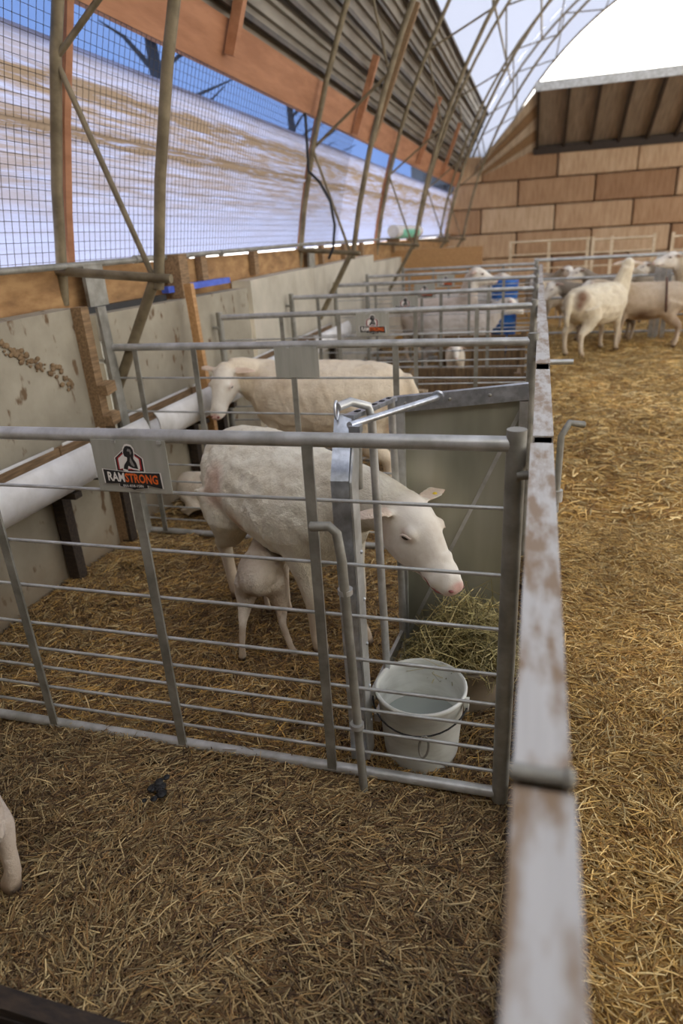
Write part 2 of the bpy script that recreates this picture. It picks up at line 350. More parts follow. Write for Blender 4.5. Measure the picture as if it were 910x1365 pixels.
# ------------------------------------------------------------------ barn arch profile
XC, EA, EB = 4.15, 6.65, 7.6
def arch(t, off=0.0):
    """t = angle from the left springing (0) over the apex (pi/2); off outwards"""
    x, z = -EA*math.cos(t), EB*math.sin(t); nx, nz = -math.cos(t)/EA, math.sin(t)/EB; l = math.hypot(nx, nz)
    return XC + x + nx/l*off, z + nz/l*off
def arch_z(z, off=0.0): return arch(math.asin(z/EB), off)
Y0, Y1 = -1.6, 19.6
def strip(prof, y0=Y0, y1=Y1):
    mb = MB(); n = len(prof); vs_ = [(x, y0, z) for x, z in prof] + [(x, y1, z) for x, z in prof]
    return mb.add(vs_, [(i, i+1, n+i+1, n+i) for i in range(n-1)], True)
def thick(prof, th, y0=Y0, y1=Y1):
    """a board along Y whose section follows prof, th thick outwards"""
    mb = MB(); outer = [(x-th, z) for x, z in prof]; sec = prof + outer[::-1]; n = len(sec)
    vs_ = [(x, y0, z) for x, z in sec] + [(x, y1, z) for x, z in sec]
    fs = [(i, (i+1) % n, n+(i+1) % n, n+i) for i in range(n)] + [tuple(range(n))[::-1], tuple(range(n, 2*n))]
    return mb.add(vs_, fs)

# left wall
wl = struct('wall_left', (-2.3, 0, 0))
XW = -2.22
def slab(y0, y1, z1, z2, mat, xo=0.0):
    mb = MB(); vs_ = []
    for x in (XW+xo, XW-.15): vs_ += [(x, y0, -.15), (x, y1, -.15), (x, y1, z2), (x, y0, z1)]
    mb.add(vs_, [(0, 1, 2, 3), (7, 6, 5, 4), (0, 4, 5, 1), (1, 5, 6, 2), (2, 6, 7, 3), (3, 7, 4, 0)])
    return mb.build('concrete_panel', mat, wl)
slab(-1.6, .85, 1.23, 1.25, 'concrete'); slab(.87, 2.95, 1.235, 1.265, 'concrete'); slab(3.06, 5.05, 1.215, 1.20, 'concrete', .01)
slab(5.12, 6.75, 1.25, 1.27, 'concrete_pale', .015); slab(6.8, 9.5, 1.26, 1.30, 'concrete_pale'); slab(9.55, 14.3, 1.2, 1.2, 'concrete_pale', -.01); slab(14.35, 19.5, 1.2, 1.2, 'concrete_pale')
for y in (1.0, 2.4, 2.99): pass
thick([(-2.39, 1.16), (-2.39, 1.445)], .05).build('sill_board', 'sill', wl)
for y in (4.62, 5.6, 7.55, 8.5, 9.4, 11.6): MB().box((-2.36, y, 1.37), (.05, .09, .2)).build('sill_cleat', 'wood', wl)
MB().box((-2.30, 4.15, 1.33), (.10, .14, .30), Euler((0, 0, .1))).build('timber_block', 'wood', wl)
MB().box((-2.33, 3.28, 1.33), (.02, .17, .25)).build('foot_plate', 'galv_dull', wl)
MB().box((-2.33, 7.08, 1.33), (.02, .2, .25)).build('foot_plate', 'galv_dull', wl)
thick([(-2.30, 1.25), (-2.30, 1.29)], .05, 4.0, 4.95).build('blue_tarp_edge', 'sky_blue_sheet', wl)
thick([(-2.31, 1.20), (-2.31, 1.245)], .04, 3.1, 3.98).build('dark_strip', 'black', wl)  # black strip along the top of the concrete panel
# curtain with folds
cp = []
for i in range(61):
    z = 1.455 + (2.46-1.455)*i/60; x, _ = arch_z(z, .12)
    for zc, amp, wd in ((2.085, .05, .035), (2.30, .035, .03), (1.86, .02, .03), (1.70, .015, .025)): x += amp*math.exp(-((z-zc)/wd)**2)
    cp.append((x, z))
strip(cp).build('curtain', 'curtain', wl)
fp = [arch_z(2.40+.30*i/6, .14) for i in range(7)]
strip(fp).build('sky_tint_film', 'film', wl)  # added film, tints the white sky blue in the gap above the curtain
hp = [arch_z(2.60+.28*i/4, .07) for i in range(5)]
thick(hp, .045).build('header_board', 'header', wl)
# corrugated siding above the header: ribs run along the barn
sp = []; N = 15
for i in range(N):
    z0 = 2.86 + (4.22-2.86)*i/N; dz = (4.22-2.86)/N
    for fz, o in ((0, .10), (.18, .10), (.28, .135), (.82, .135), (.92, .10)): sp.append(arch_z(z0+dz*fz, o))
thick(sp, .012).build('siding_panel', 'siding', wl)
for z in (2.95, 3.2, 3.45, 3.7, 3.95, 4.2):
    x, zz = arch_z(z, .075); MB().beam((x, Y0, zz), (x, Y1, zz), .035, .04).build('purlin', 'purlin', wl)
for y, za, zb in ((4.9, 2.70, 3.1), (8.35, 2.62, 3.35), (9.2, 2.64, 4.0), (12.6, 2.64, 3.6), (15.6, 2.64, 3.6)):
    xa, _ = arch_z(za, .02); xb, _ = arch_z(zb, .02); MB().beam((xa, y, za), (xb, y, zb), .07, .06, (0, 1, 0)).build('stud', 'header' if zb < 4 else 'wood', wl)
# timber uprights of the window bays
for y in (3.23, 7.05, 10.6, 14.3):
    pts = [arch_z(z, .06) for z in (1.3, 1.7, 2.1, 2.62)]
    mb = MB()
    for a, b in zip(pts, pts[1:]): mb.beam((a[0], y, a[1]), (b[0], y, b[1]), .05, .05, (0, 1, 0))
    mb.build('window_post', 'header', wl)
# wire mesh (cells under ten pixels): one part
mb = MB(); z = 1.47; zs = []
while z < 2.62: zs.append(z); z += .047
for z in zs:
    x, zz = arch_z(z, .075); mb.tube([(x, 1.2, zz), (x, 8.6, zz)], .0017, 3, False)
prof = [arch_z(z, .075) for z in np.linspace(1.45, 2.62, 5)]
for k in range(int((8.6-1.2)/.05)): mb.tube([(x, 1.2+k*.05, zz) for x, zz in prof], .0017, 3, False, (0, 1, 0))
wm = mb.build('wire_mesh', 'purlin', wl); wm['kind'] = 'stuff'
# long tube at the bottom of the curtain
mb = MB(); mb.tube([(-2.335, -1.5, 1.45), (-2.335, 3.2, 1.46), (-2.335, 7, 1.49), (-2.335, 19, 1.49)], .017, 10).build('curtain_tube', 'galv_dull', wl)
for y in (3.72, 3.78, 4.9): MB().tube([(-2.335, y, 1.468), (-2.335, y+.03, 1.468)], .024, 10).build('tube_coupling', 'galv_dull', wl)
# dried mud along the crack of the near panel
mb = MB(); pts = [onX(p, XW+.005) for p in ((0, 452), (18, 470), (38, 478), (60, 490), (78, 497), (94, 516))]
for a, b in zip(pts, pts[1:]):
    for k in range(16):
        p = a.lerp(b, k/16) + Vector((0, rnd.uniform(-.03, .03), rnd.uniform(-.025, .02))); mb.ball(p, rnd.uniform(.004, .015), 6, (.28, 1.4, .9))
md = mb.build('dried_mud', 'mud', wl); md['kind'] = 'stuff'

# ceiling: fabric skin and long purlins
ce = struct('ceiling', (4.15, 9, 0))
t0 = math.asin(4.20/EB); prof = [arch(t0 + (math.pi-.5-t0)*i/44, .14) for i in range(45)]
strip(prof).build('fabric_skin', 'fabric', ce)
for z in (4.9, 5.7, 6.5, 7.1):
    for sgn in (0, 1):
        t = math.asin(z/EB); t = t if not sgn else math.pi-t
        x, zz = arch(t, .0); MB().tube([(x, Y0, zz), (x, Y1, zz)], .022, 8).build('purlin', 'truss', ce)
for t in (math.pi-.5, math.pi-.7):
    x, zz = arch(t, .1); MB().tube([(x, Y0, zz), (x, Y1, zz)], .03, 8).build('purlin', 'truss', ce)

gf = MB(); no = 40; ring_o = [arch(.06+(math.pi-.12)*i/no, .14) for i in range(no+1)]; ring_i = [arch(.06+(math.pi-.12)*i/no, -.58) for i in range(no+1)]
gf.add([(x, Y1, z) for x, z in ring_o]+[(x, Y1, z) for x, z in ring_i], [(i, i+1, no+2+i, no+1+i) for i in range(no)]).build('gable_flap', 'fabric', ce)
# roof trusses
def truss(y, label):
    base = (arch_z(1.3)[0], y, 1.25); r = thing('roof_truss', label, 'truss', base, 'barn trusses')
    ta, tb = math.asin(1.27/EB), math.pi-.02
    outer = [arch(ta+(tb-ta)*i/40) for i in range(41)]; MB().tube([(x, y, z) for x, z in outer], .027, 10, True, (0, 1, 0)).build('outer_chord', 'truss', r)
    ti = math.asin(1.42/EB); D = -.56
    inner = [arch(ti+(math.pi-2*ti)*i/40, D) for i in range(41)]
    MB().tube([(x, y, z) for x, z in inner], .027, 10, True, (0, 1, 0)).build('inner_chord', 'truss', r)
    # bottom strut and slanting leg into the wall
    xo, zo = arch_z(1.44); xi, zi = arch(ti, D)
    MB().tube([(xo-.03, y-.02, zo), (xi+.09, y-.02, 1.375)], .022, 8).build('strut', 'truss', r)
    MB().tube([(xi+.0, y, 1.40), (-2.22, y, .75)], .027, 10).build('leg', 'truss', r)
    step = .105; t = ti+.02; k = 0; web = [(xi, zi)]
    while t < math.pi-ti:
        t += step; web.append(arch(t, 0 if k % 2 == 0 else D)); k += 1
    for a, b in zip(web, web[1:]): MB().tube([(a[0], y, a[1]), (b[0], y, b[1])], .014, 6, False).build('web', 'truss', r)
    return r
for y, lb in ((3.09, 'nearest curved steel truss, rising before the wire mesh window'), (6.9, 'second curved steel truss from the camera, with black cable hanging beside it'),
              (10.5, 'third curved steel truss, standing left of the mint green roll'), (14.1, 'fourth curved steel truss from the camera along the curtain'),
              (17.3, 'fifth curved steel truss near the block wall corner'), (19.55, 'last curved steel truss framing the bright open gable')):
    truss(y, lb)
# cable by the second truss
pts = [onY(p, 6.75) for p in ((396, 0), (400, 60), (405, 120), (409, 190), (411, 228), (426, 243), (440, 268), (446, 300), (444, 330), (438, 345))]
fine = []
for a, b in zip(pts, pts[1:]): fine += [a, a.lerp(b, .5)]
tag(MB().tube(fine + [pts[-1]], .014, 8).build('power_cable', 'black'), 'black cable hanging loosely by the second truss', 'cable')

# back wall of stacked blocks
wb = struct('wall_back', (4, 19, 0))
bm_ = bmesh.new(); bmesh.ops.create_cube(bm_, size=1.0)
for v in bm_.verts: v.co = Vector((v.co.x*1.80, v.co.y*.6, v.co.z*.585))
bmesh.ops.bevel(bm_, geom=list(bm_.edges), offset=.022, segments=1, affect='EDGES')
blk = bpy.data.meshes.new('block'); bm_.to_mesh(blk); bm_.free(); blk.materials.append(M['block'])
for r in range(6):
    z = 3.28 - .61*(r+.5); x = -2.6 + (.0 if r % 2 else .95) - 4 + rnd.uniform(-.2, .2)
    x = -1.55 + (0 if r % 2 else .92) - 1.83
    while x < 10.8:
        o = shared('block', blk, (x-4, .3+rnd.uniform(-.03, .03), z), wb, rnd.uniform(-.006, .006)); x += 1.83
MB().box((4, 19.75, 1.6), (13.6, .12, 3.5)).build('backing', 'wood_dark', wb)
# canopy above the blocks
cn = thing('lean_to_canopy', 'dark brown ribbed canopy roof sloping above the tan block wall', 'canopy', (5, 19, 3.28))
ya, za, yb, zb = 19.1, 3.30, 16.75, 4.22
x = -.22; k = 0
while x < 10.5:
    MB().beam((x+.31, ya, za+.05), (x+.31, yb, zb+.05), .66, .02).build('roof_sheet', 'canopy', cn)
    MB().beam((x, ya, za), (x, yb, zb), .06, .12).build('rafter', 'wood_dark', cn)
    x += .62
MB().beam((-.3, yb-.03, zb+.04), (10.6, yb-.03, zb+.04), .05, .17).build('fascia', 'galv', cn)
MB().beam((-.3, ya-.12, za-.02), (10.6, ya-.12, za-.02), .1, .18).build('wall_plate', 'wood_dark', cn)
E0a, E0b, E1a, E1b = Vector((-.24, 19.1, 3.28)), Vector((-.24, 16.8, 4.22)), Vector((-1.85, 19.15, 2.62)), Vector((-1.7, 18.9, 2.98))
for i in range(5):
    k0, k1 = i/5, (i+1)/5-.01; q = [E0a.lerp(E0b, k0), E0a.lerp(E0b, k1), E1a.lerp(E1b, k1), E1a.lerp(E1b, k0)]; th = Vector((0, .05, .05))*(1+.4*(i % 2))
    MB().add(q+[p+th for p in q], [(0, 1, 2, 3), (7, 6, 5, 4), (0, 4, 5, 1), (1, 5, 6, 2), (2, 6, 7, 3), (3, 7, 4, 0)]).build('hip_board', 'canopy_light' if i % 2 == 0 else 'wood', cn)

# closing front wall behind the camera and the far edge of the yard
wf = struct('wall_front', (4, -1.75, 0)); MB().box((4.1, -1.78, 2.2), (13.4, .1, 4.6)).build('boarding', 'wall_darkened', wf)  # unseen wall, boards coloured dark to dim the foreground

# bare trees outside the film
def tree(x, y, label):
    t = thing('bare_tree', label, 'tree', (x, y, 0), 'bare trees outside the curtain'); mb = MB(); mb.tube([(x, y, 0), (x+.05, y+.1, 2.6), (x, y, 5)], [.14, .09, .03], 8); mb.build('trunk', 'bark', t)
    for k in range(16):
        z = rnd.uniform(2.3, 4.2); a = rnd.uniform(0, 6.28); l = rnd.uniform(.5, 1.5); p = Vector((x, y, z)); q = p+Vector((math.cos(a)*l, math.sin(a)*l, l*.5))
        m2 = MB().tube([p, p.lerp(q, .5)+Vector((0, 0, .06)), q], [.035, .02, .006], 5); m2.build('branch', 'bark', t)
tree(-4.2, 7.6, 'dark bare tree seen through the blue gap beyond the wire mesh'); tree(-4.6, 13.2, 'dark bare tree seen through the blue gap by the second truss')

# ------------------------------------------------------------------ signs
def text_mesh(s, w, h, bold=0.0):
    cu = bpy.data.curves.new('t', 'FONT'); cu.body = s; cu.offset = bold; cu.resolution_u = 2
    o = bpy.data.objects.new('t', cu); C.objects.link(o); dg = bpy.context.evaluated_depsgraph_get(); dg.update()
    me = bpy.data.meshes.new_from_object(o.evaluated_get(dg)); vs_ = [v.co.copy() for v in me.vertices]; fs = [tuple(p.vertices) for p in me.polygons]
    bpy.data.objects.remove(o); bpy.data.meshes.remove(me)
    x0 = min(v.x for v in vs_); x1 = max(v.x for v in vs_); y0 = min(v.y for v in vs_); y1 = max(v.y for v in vs_)
    return [((v.x-x0)/(x1-x0)*w, (v.y-y0)/(y1-y0)*h) for v in vs_], fs
def sign(parent, P, u, v, w, h, logo, small=False):
    """plate with its upper left corner at P; u right, v up, front towards u x v"""
    u = Vector(u).normalized(); v = Vector(v).normalized(); n = u.cross(v)
    if n.y > 0: n = -n
    mb = MB(); a = [P, P+u*w, P+u*w-v*h, P-v*h]; mb.add([p for p in a]+[p-n*.003 for p in a], [(3, 2, 1, 0), (4, 5, 6, 7), (0, 1, 5, 4), (1, 2, 6, 5), (2, 3, 7, 6), (3, 0, 4, 7)])
    pl = mb.build('sign_plate', 'plate', parent)
    for fx in (.32, .93): MB().box(P+u*(w*fx)-v*.004+n*.002, (.012, .006, .008)).build('tab', 'galv', pl)
    if not logo: return pl
    O = P - v*h
    lay = [0.0008]
    def poly(name, pts, mat, lift=None):
        lay[0] += .0004; q = [O+u*(x*w)+v*(y*h)+n*lay[0] for x, y in pts]
        MB().add(q, [tuple(range(len(q)))]).build(name, mat, pl)
    shield = [(.31, .42), (.31, .66), (.43, .80), (.535, .80), (.66, .66), (.66, .42)]
    def grow(pts, k):
        cx = sum(p[0] for p in pts)/len(pts); cy = sum(p[1] for p in pts)/len(pts); return [(cx+(x-cx)*k, cy+(y-cy)*k) for x, y in pts]
    poly('shield_print', grow(shield, 1.12), 'ink_white'); poly('shield_print', grow(shield, 1.04), 'ink_black'); poly('shield_print', grow(shield, .92), 'ink_red'); poly('shield_print', grow(shield, .80), 'ink_white')
    head = [(.44, .70), (.43, .76), (.44, .83), (.47, .89), (.50, .90), (.545, .885), (.57, .83), (.57, .74), (.555, .66), (.585, .58), (.60, .46), (.52, .48), (.47, .52), (.455, .44), (.40, .46), (.42, .54), (.465, .62), (.475, .68)]
    poly('ram_print', grow(head, 1.16), 'ink_white'); poly('ram_print', head, 'ink_black')
    poly('ram_print', [(.485, .80), (.50, .85), (.535, .83), (.545, .77), (.525, .73), (.52, .79)], 'ink_grey')
    poly('ram_print', [(.50, .60), (.52, .70), (.535, .62), (.56, .53), (.55, .50), (.515, .54)], 'ink_grey')
    poly('ram_print', [(.35, .45), (.36, .58), (.40, .62), (.43, .58), (.40, .48)], 'ink_white')
    ban = [(.12, .17), (.115, .445), (.5, .395), (.88, .40), (.89, .10), (.69, .155), (.69, .10), (.545, .075), (.5, .055), (.46, .085), (.31, .12), (.31, .175)]
    poly('banner_print', grow(ban, 1.045), 'ink_white'); poly('banner_print', ban, 'ink_black')
    def txt(s, x0, x1, y0, y1, mat, skew):
        lay[0] += .0004; vs_, fs = text_mesh(s, 1, 1, .03 if len(s) < 8 else .0)
        q = [O+u*((x0+(x1-x0)*a)*w)+v*((y0+(y1-y0)*b+skew*(x0+(x1-x0)*a-.5))*h)+n*lay[0] for a, b in vs_]; MB().add(q, fs).build('lettering', mat, pl)
    txt('RAM', .165, .395, .20, .38, 'ink_white', -.06); txt('STRONG', .405, .845, .20, .38, 'ink_orange', -.06)
    txt('866-858-1586', .36, .64, .115, .165, 'ink_white', 0)
    return pl

# ------------------------------------------------------------------ pen gates
RODS = [.89, .71, .553, .412, .313, .238, .158, .081]
def gate(A, B, label, bars, sign_at=None, logo=True, low=.004, top=1.05, rods=RODS, mat='galv', swidth=.225, bar_w=.028):
    A = Vector((A[0], A[1], 0)); B = Vector((B[0], B[1], 0)); d = (B-A).normalized(); n = Vector((d.y, -d.x, 0))   # n towards the camera
    r = thing('pen_gate', label, 'gate', ((A+B)/2), 'pen gates')
    up = Vector((0, 0, 1))
    MB().tube([A+up*top, B+up*top], .0185, 14).build('top_rail', mat, r)
    MB().tube([A+up*low, B+up*low], .017, 12).build('bottom_rail', mat, r)
    for z in rods: MB().tube([A+up*z, B+up*z], .0052, 8).build('rod', mat, r)
    for P, q in ((A, -1), (B, 1)):
        MB().tube([P+up*-.02, P+up*1.085], .023, 14).build('end_post', 'galv_dull', r)
        MB().tube([P+up*.98-n*.0+d*(q*.005)+n*.018, P+up*.985+d*(q*.05)+n*.018], .011, 8).build('hinge_pin', 'galv_dull', r)
    for i, x in enumerate(bars):
        p = A + d*((x-A.x)/d.x) + n*.012
        zt = top
        if sign_at and abs(x-(sign_at[0]+swidth/2)) < swidth/2+.02: zt = .895
        MB().beam(p+up*low, p+up*zt, bar_w, .008, n).build('upright', 'galv_dull', r)
    if sign_at:
        P = A + d*((sign_at[0]-A.x)/d.x) + n*.02; P.z = sign_at[1]
        sign(r, P, d, up, swidth, .148, logo)
    return r
g1 = gate((-2.16, 1.475), (-.03, 1.49), 'nearest galvanised pen gate, with the logo sign left of the standing ewe', (-2.03, -1.535, -1.04, -.53), (-1.145, 1.043))
# sliding latch rod of the first gate
lb = MB().tube([(-.515, 1.415, .846), (-.465, 1.41, .852), (-.447, 1.41, .835), (-.438, 1.41, .76), (-.42, 1.43, -.01)], .0125, 10).build('latch_rod', 'galv_dull', g1)
for z in (.66, .23): MB().tube([(-.437+(.66-z)*.025, 1.42, z), (-.437+(.66-z)*.025, 1.42, z+.014)], .020, 12).build('latch_ring', 'galv', lb)
for p in ((.13, 1.049),): pass
gate((-2.18, 3.06), (-.01, 3.04), 'pen gate with a blank grey plate before the second ewe', (-2.0, -1.66, -1.13, -.62), (-1.22, 1.043), False)
gate((-2.15, 4.38), (-.02, 4.58), 'third pen gate from the camera, with a small logo sign', (-1.7, -1.3, -.78, -.38), (-1.18, 1.043), True)
gate((-2.15, 5.88), (-.02, 5.94), 'fourth pen gate from the camera, logo sign before the pale sheep', (-1.9, -1.45, -.8, -.4), (-1.22, 1.03), True)
gate((-2.15, 7.30), (-.02, 7.40), 'fifth pen gate from the camera in the far row', (-1.7, -1.2, -.7, -.35), (-1.28, 1.03), True)
gate((-2.15, 8.80), (-.02, 8.90), 'sixth pen gate from the camera, nearly in front of the orange board', (-1.6, -1.1, -.6), (-1.25, 1.03), True)
gate((-1.95, 10.25), (-.05, 10.25), 'last pen gate of the row, before the orange board', (-1.5, -1.0, -.5), None)

# ------------------------------------------------------------------ fence along the pens
def fence(y0, y1, label, dz=0.0, dx=0.0, w=.05, pin=None, far=False):
    r = thing('fence_panel', label, 'fence', (.026, (y0+y1)/2, 0), 'fence panels along the pens'); x = .026+dx; zt = 1.05+dz
    mb = MB(); t = .004; h = .05                                   # hollow square tube, open ends
    for cx, cz, sx, sz in ((x, zt-t/2, w, t), (x, zt-h+t/2, w, t), (x-w/2+t/2, zt-h/2, t, h-2*t), (x+w/2-t/2, zt-h/2, t, h-2*t)): mb.box((cx, (y0+y1)/2, cz), (sx, y1-y0, sz))
    mb.build('top_rail', 'rail', r)
    for y in (y0+.06, y1-.06): MB().box((x, y, (zt-h)/2-.01), (.035, .04, zt-h+.02)).build('post', 'galv_dull', r)
    MB().box((x, (y0+y1)/2, .03), (.03, y1-y0-.02, .03)).build('bottom_rail', 'galv_dull', r)
    for z in (.86, .70, .55, .42, .31, .22, .13): MB().tube([(x, y0+.06, z), (x, y1-.06, z)], .0055, 6).build('rod', 'galv_dull', r)
    if pin:
        a = pin; k = MB().tube([(x+.10, a+.02, zt+.0), (x+.065, a, zt+.01), (x+.047, a-.015, zt-.02), (x+.045, a-.02, zt-.22)], .0085, 8).build('drop_pin', 'galv_dull', r)
        MB().tube([(x+.045, a-.02, zt-.19), (x+.045, a-.02, zt-.16)], .016, 10).build('pin_socket', 'galv', r)
    return r
def yrail(y): return onZ((722, y), 1.05).y
f0 = fence(-.9, .455, 'nearest rail of the pen fence, blurred in the foreground', .004, .001, .052)
CB = onZ((720, 1030), 1.06).y
MB().tube([(-.002, CB, 1.058), (.046, CB, 1.058)], .0075, 10).build('coupling_bolt', 'galv_dull', f0)
MB().ball((.048, CB, 1.058), .0105, 10, (.6, 1, 1)).build('bolt_head', 'galv_dull', f0)
fence(.475, yrail(588), 'muddy fence panel beside the bucket, with bent drop pin', -.004, 0, .05, pin=yrail(566))
fence(yrail(584)+.02, yrail(492), 'bright fence panel behind the sheet metal divider', .0, .003, .047)
f3 = fence(yrail(486), yrail(430), 'fence panel with a bluish collar and a pin poking into the yard', .006, .003, .05)
MB().tube([(.05, yrail(466), 1.0), (.15, yrail(466), 1.0)], .011, 8).build('cross_pin', 'galv', f3)
fence(yrail(429), yrail(401), 'fence panel level with the front white yard sheep', .0, .0, .05)
fence(yrail(400), yrail(378), 'small distant fence panel beside the grey sheep', -.004, -.005, .045)
fence(yrail(377), 10.15, 'last fence panel of the row, ending at the back rail', -.004, -.012, .045)

# ------------------------------------------------------------------ head gate, brace and divider of the feeding corner
hg = thing('head_gate', 'galvanised head gate the ewe puts her neck through', 'head gate', (-.45, 1.8, 0))
def poly_extrude(pts, n, t, name, mat, parent):
    n = Vector(n).normalized()*t/2; k = len(pts); pts = [Vector(p) for p in pts]
    mb = MB().add([p-n for p in pts]+[p+n for p in pts], [tuple(range(k))[::-1], tuple(range(k, 2*k))]+[(i, (i+1) % k, k+(i+1) % k, k+i) for i in range(k)])
    return mb.build(name, mat, parent)
# near post: channel, chamfered back towards the top rail
poly_extrude([(-.460, 1.535, .0), (-.470, 1.535, .925), (-.488, 1.665, 1.068), (-.488, 1.70, 1.045), (-.472, 1.585, .90), (-.462, 1.585, .0)], (1, .1, 0), .048, 'near_post', 'galv_bright', hg)
poly_extrude([(-.432, 1.54, .0), (-.442, 1.54, .92), (-.455, 1.66, 1.05), (-.455, 1.70, 1.05), (-.440, 1.60, .88), (-.430, 1.60, .0)], (1, .1, 0), .006, 'post_flange', 'galv', hg)
for z in (.85, .70, .55, .40, .25, .12): MB().ball((-.428-.01*z, 1.585, z), .006, 8).build('rivet', 'galv_bright', hg)
MB().beam((-.472, 1.66, 1.062), (-.425, 2.02, 1.03), .03, .012).build('top_rail', 'galv_bright', hg)
for k in range(5): MB().beam(Vector((-.472, 1.66, 1.069)).lerp(Vector((-.425, 2.02, 1.037)), .15+k*.18), Vector((-.472, 1.66, 1.069)).lerp(Vector((-.425, 2.02, 1.037)), .21+k*.18), .012, .003).build('rail_slot', 'black', hg)
MB().tube([(-.50, 1.66, 1.09), (-.475, 1.70, 1.095), (-.435, 1.735, 1.075), (-.428, 1.74, 1.04), (-.405, 1.73, .12)], .0125, 10).build('neck_bar', 'galv', hg)
MB().tube([(-.425, 1.99, 1.04), (-.415, 2.02, .5), (-.41, 2.05, .03)], .0125, 10).build('neck_bar', 'galv', hg)
MB().tube([(-.455, 1.66, .86), (-.452, 1.665, 1.03)], .014, 10).build('sleeve', 'galv_dull', hg)
MB().beam((-.44, 1.63, .16), (-.415, 2.05, .14), .012, .045).build('lower_brace', 'galv', hg)
MB().beam((-.44, 1.70, .03), (-.415, 2.05, .03), .02, .03).build('bottom_rail', 'galv', hg)
ring = [Vector((-.50+.0*math.cos(t), 1.645+.016*math.cos(t), 1.085+.024*math.sin(t))) for t in np.linspace(0, 2*math.pi, 13)]
MB().tube(ring, .0035, 6).build('hook_ring', 'galv_bright', hg)
MB().box((-.44, 1.61, 1.045), (.03, .03, .02)).build('brace_bolt', 'galv_bright', hg)
br = MB().tube([(-.455, 1.605, 1.055), (-.285, 2.045, 1.03)], .0095, 10).build('brace_rod', 'galv_bright', hg)
dv = thing('metal_divider', 'sheet metal divider panel at the back of the hay corner', 'divider', (-.2, 2.09, 0))
L0, L1 = Vector((-.425, 2.075, 0)), Vector((-.012, 2.10, 0))
def dvp(k, z): p = L0.lerp(L1, k); p.z = z; return p
mb = MB(); mb.add([dvp(0, .02), dvp(1, .02), dvp(1, 1.03), dvp(0, .985), dvp(0, .02)+Vector((0, .004, 0)), dvp(1, .02)+Vector((0, .004, 0)), dvp(1, 1.03)+Vector((0, .004, 0)), dvp(0, .985)+Vector((0, .004, 0))], [(0, 1, 2, 3), (7, 6, 5, 4), (0, 4, 5, 1), (1, 5, 6, 2), (2, 6, 7, 3), (3, 7, 4, 0)])
def sheet_mat():
    m, nt, b = nmat('brushed_sheet_steel'); n = tex_noise(nt, (3, 3, .8), 2.2, 3, .5)
    nt.links.new(ramp(nt, n, [(.3, lin((140, 140, 124))), (.5, lin((164, 162, 144))), (.7, lin((184, 182, 166)))]), b.inputs['Base Color'])
    b.inputs['Metallic'].default_value = .45; b.inputs['Roughness'].default_value = .34; return m
M['sheet'] = sheet_mat()
mb.build('sheet', 'sheet', dv)
MB().beam(dvp(-.02, 1.0)+Vector((0, -.008, 0)), dvp(1.0, 1.04)+Vector((0, -.008, 0)), .026, .05).build('top_channel', 'galv_bright', dv)
MB().beam(dvp(.025, .01)+Vector((0, -.008, 0)), dvp(.025, .985)+Vector((0, -.008, 0)), .034, .02, (0, 1, 0)).build('side_channel', 'galv', dv)
MB().beam(dvp(.97, .01)+Vector((0, -.008, 0)), dvp(.97, 1.01)+Vector((0, -.008, 0)), .026, .02, (0, 1, 0)).build('side_channel', 'galv', dv)
MB().beam(dvp(.05, .12)+Vector((0, .012, 0)), dvp(.95, .98)+Vector((0, .012, 0)), .03, .012).build('back_brace', 'galv', dv)
for k in (.08, .42, .72): MB().ball(dvp(k, 1.003+.04*k)+Vector((0, -.024, 0)), .006, 8).build('rivet', 'galv_dull', dv)
MB().tube([dvp(.33, 1.015)+Vector((0, -.02, .012)), dvp(.33, 1.015)+Vector((0, -.045, .012))], .021, 14).build('washer', 'galv_bright', dv)

# ------------------------------------------------------------------ bucket, tub and hay
bx, by, bz = -.285, 1.655, -.038
bk = thing('water_bucket', 'white plastic bucket of water inside the nearest gate', 'bucket', (bx, by, bz))
MB().lathe([(0, 0), (.105, 0), (.112, .006), (.116, .03), (.1345, .24), (.1375, .243), (.142, .245), (.143, .257), (.138, .261), (.133, .257), (.131, .24), (.112, .03), (.106, .014), (0, .014)], (bx, by, bz), 40).build('body', 'bucket', bk)
MB().lathe([(0, .13), (.121, .13)], (bx, by, bz), 40).build('water', 'water', bk)
arc = []
for i in range(17):
    t = math.pi + .12 + (math.pi-.24)*i/16; s = math.sin((i/16)*math.pi)
    arc.append((bx+.149*math.cos(t), by+.149*math.sin(t)-.004*s, bz+.225-.035*s))
MB().tube(arc, .0028, 6).build('bail_handle', 'black', bk)
for sx in (-1, 1): MB().box((bx+sx*.143, by-.02, bz+.225), (.014, .03, .03)).build('handle_lug', 'bucket', bk)
ov = []
for i in range(21):
    t = 2*math.pi*i/20; ov.append((bx+.035+.0135*math.cos(t)+.012*math.sin(t)*.3, by-.162, bz+.165+.040*math.sin(t)))
MB().tube(ov, .0036, 6).build('carabiner', 'galv_dull', bk)

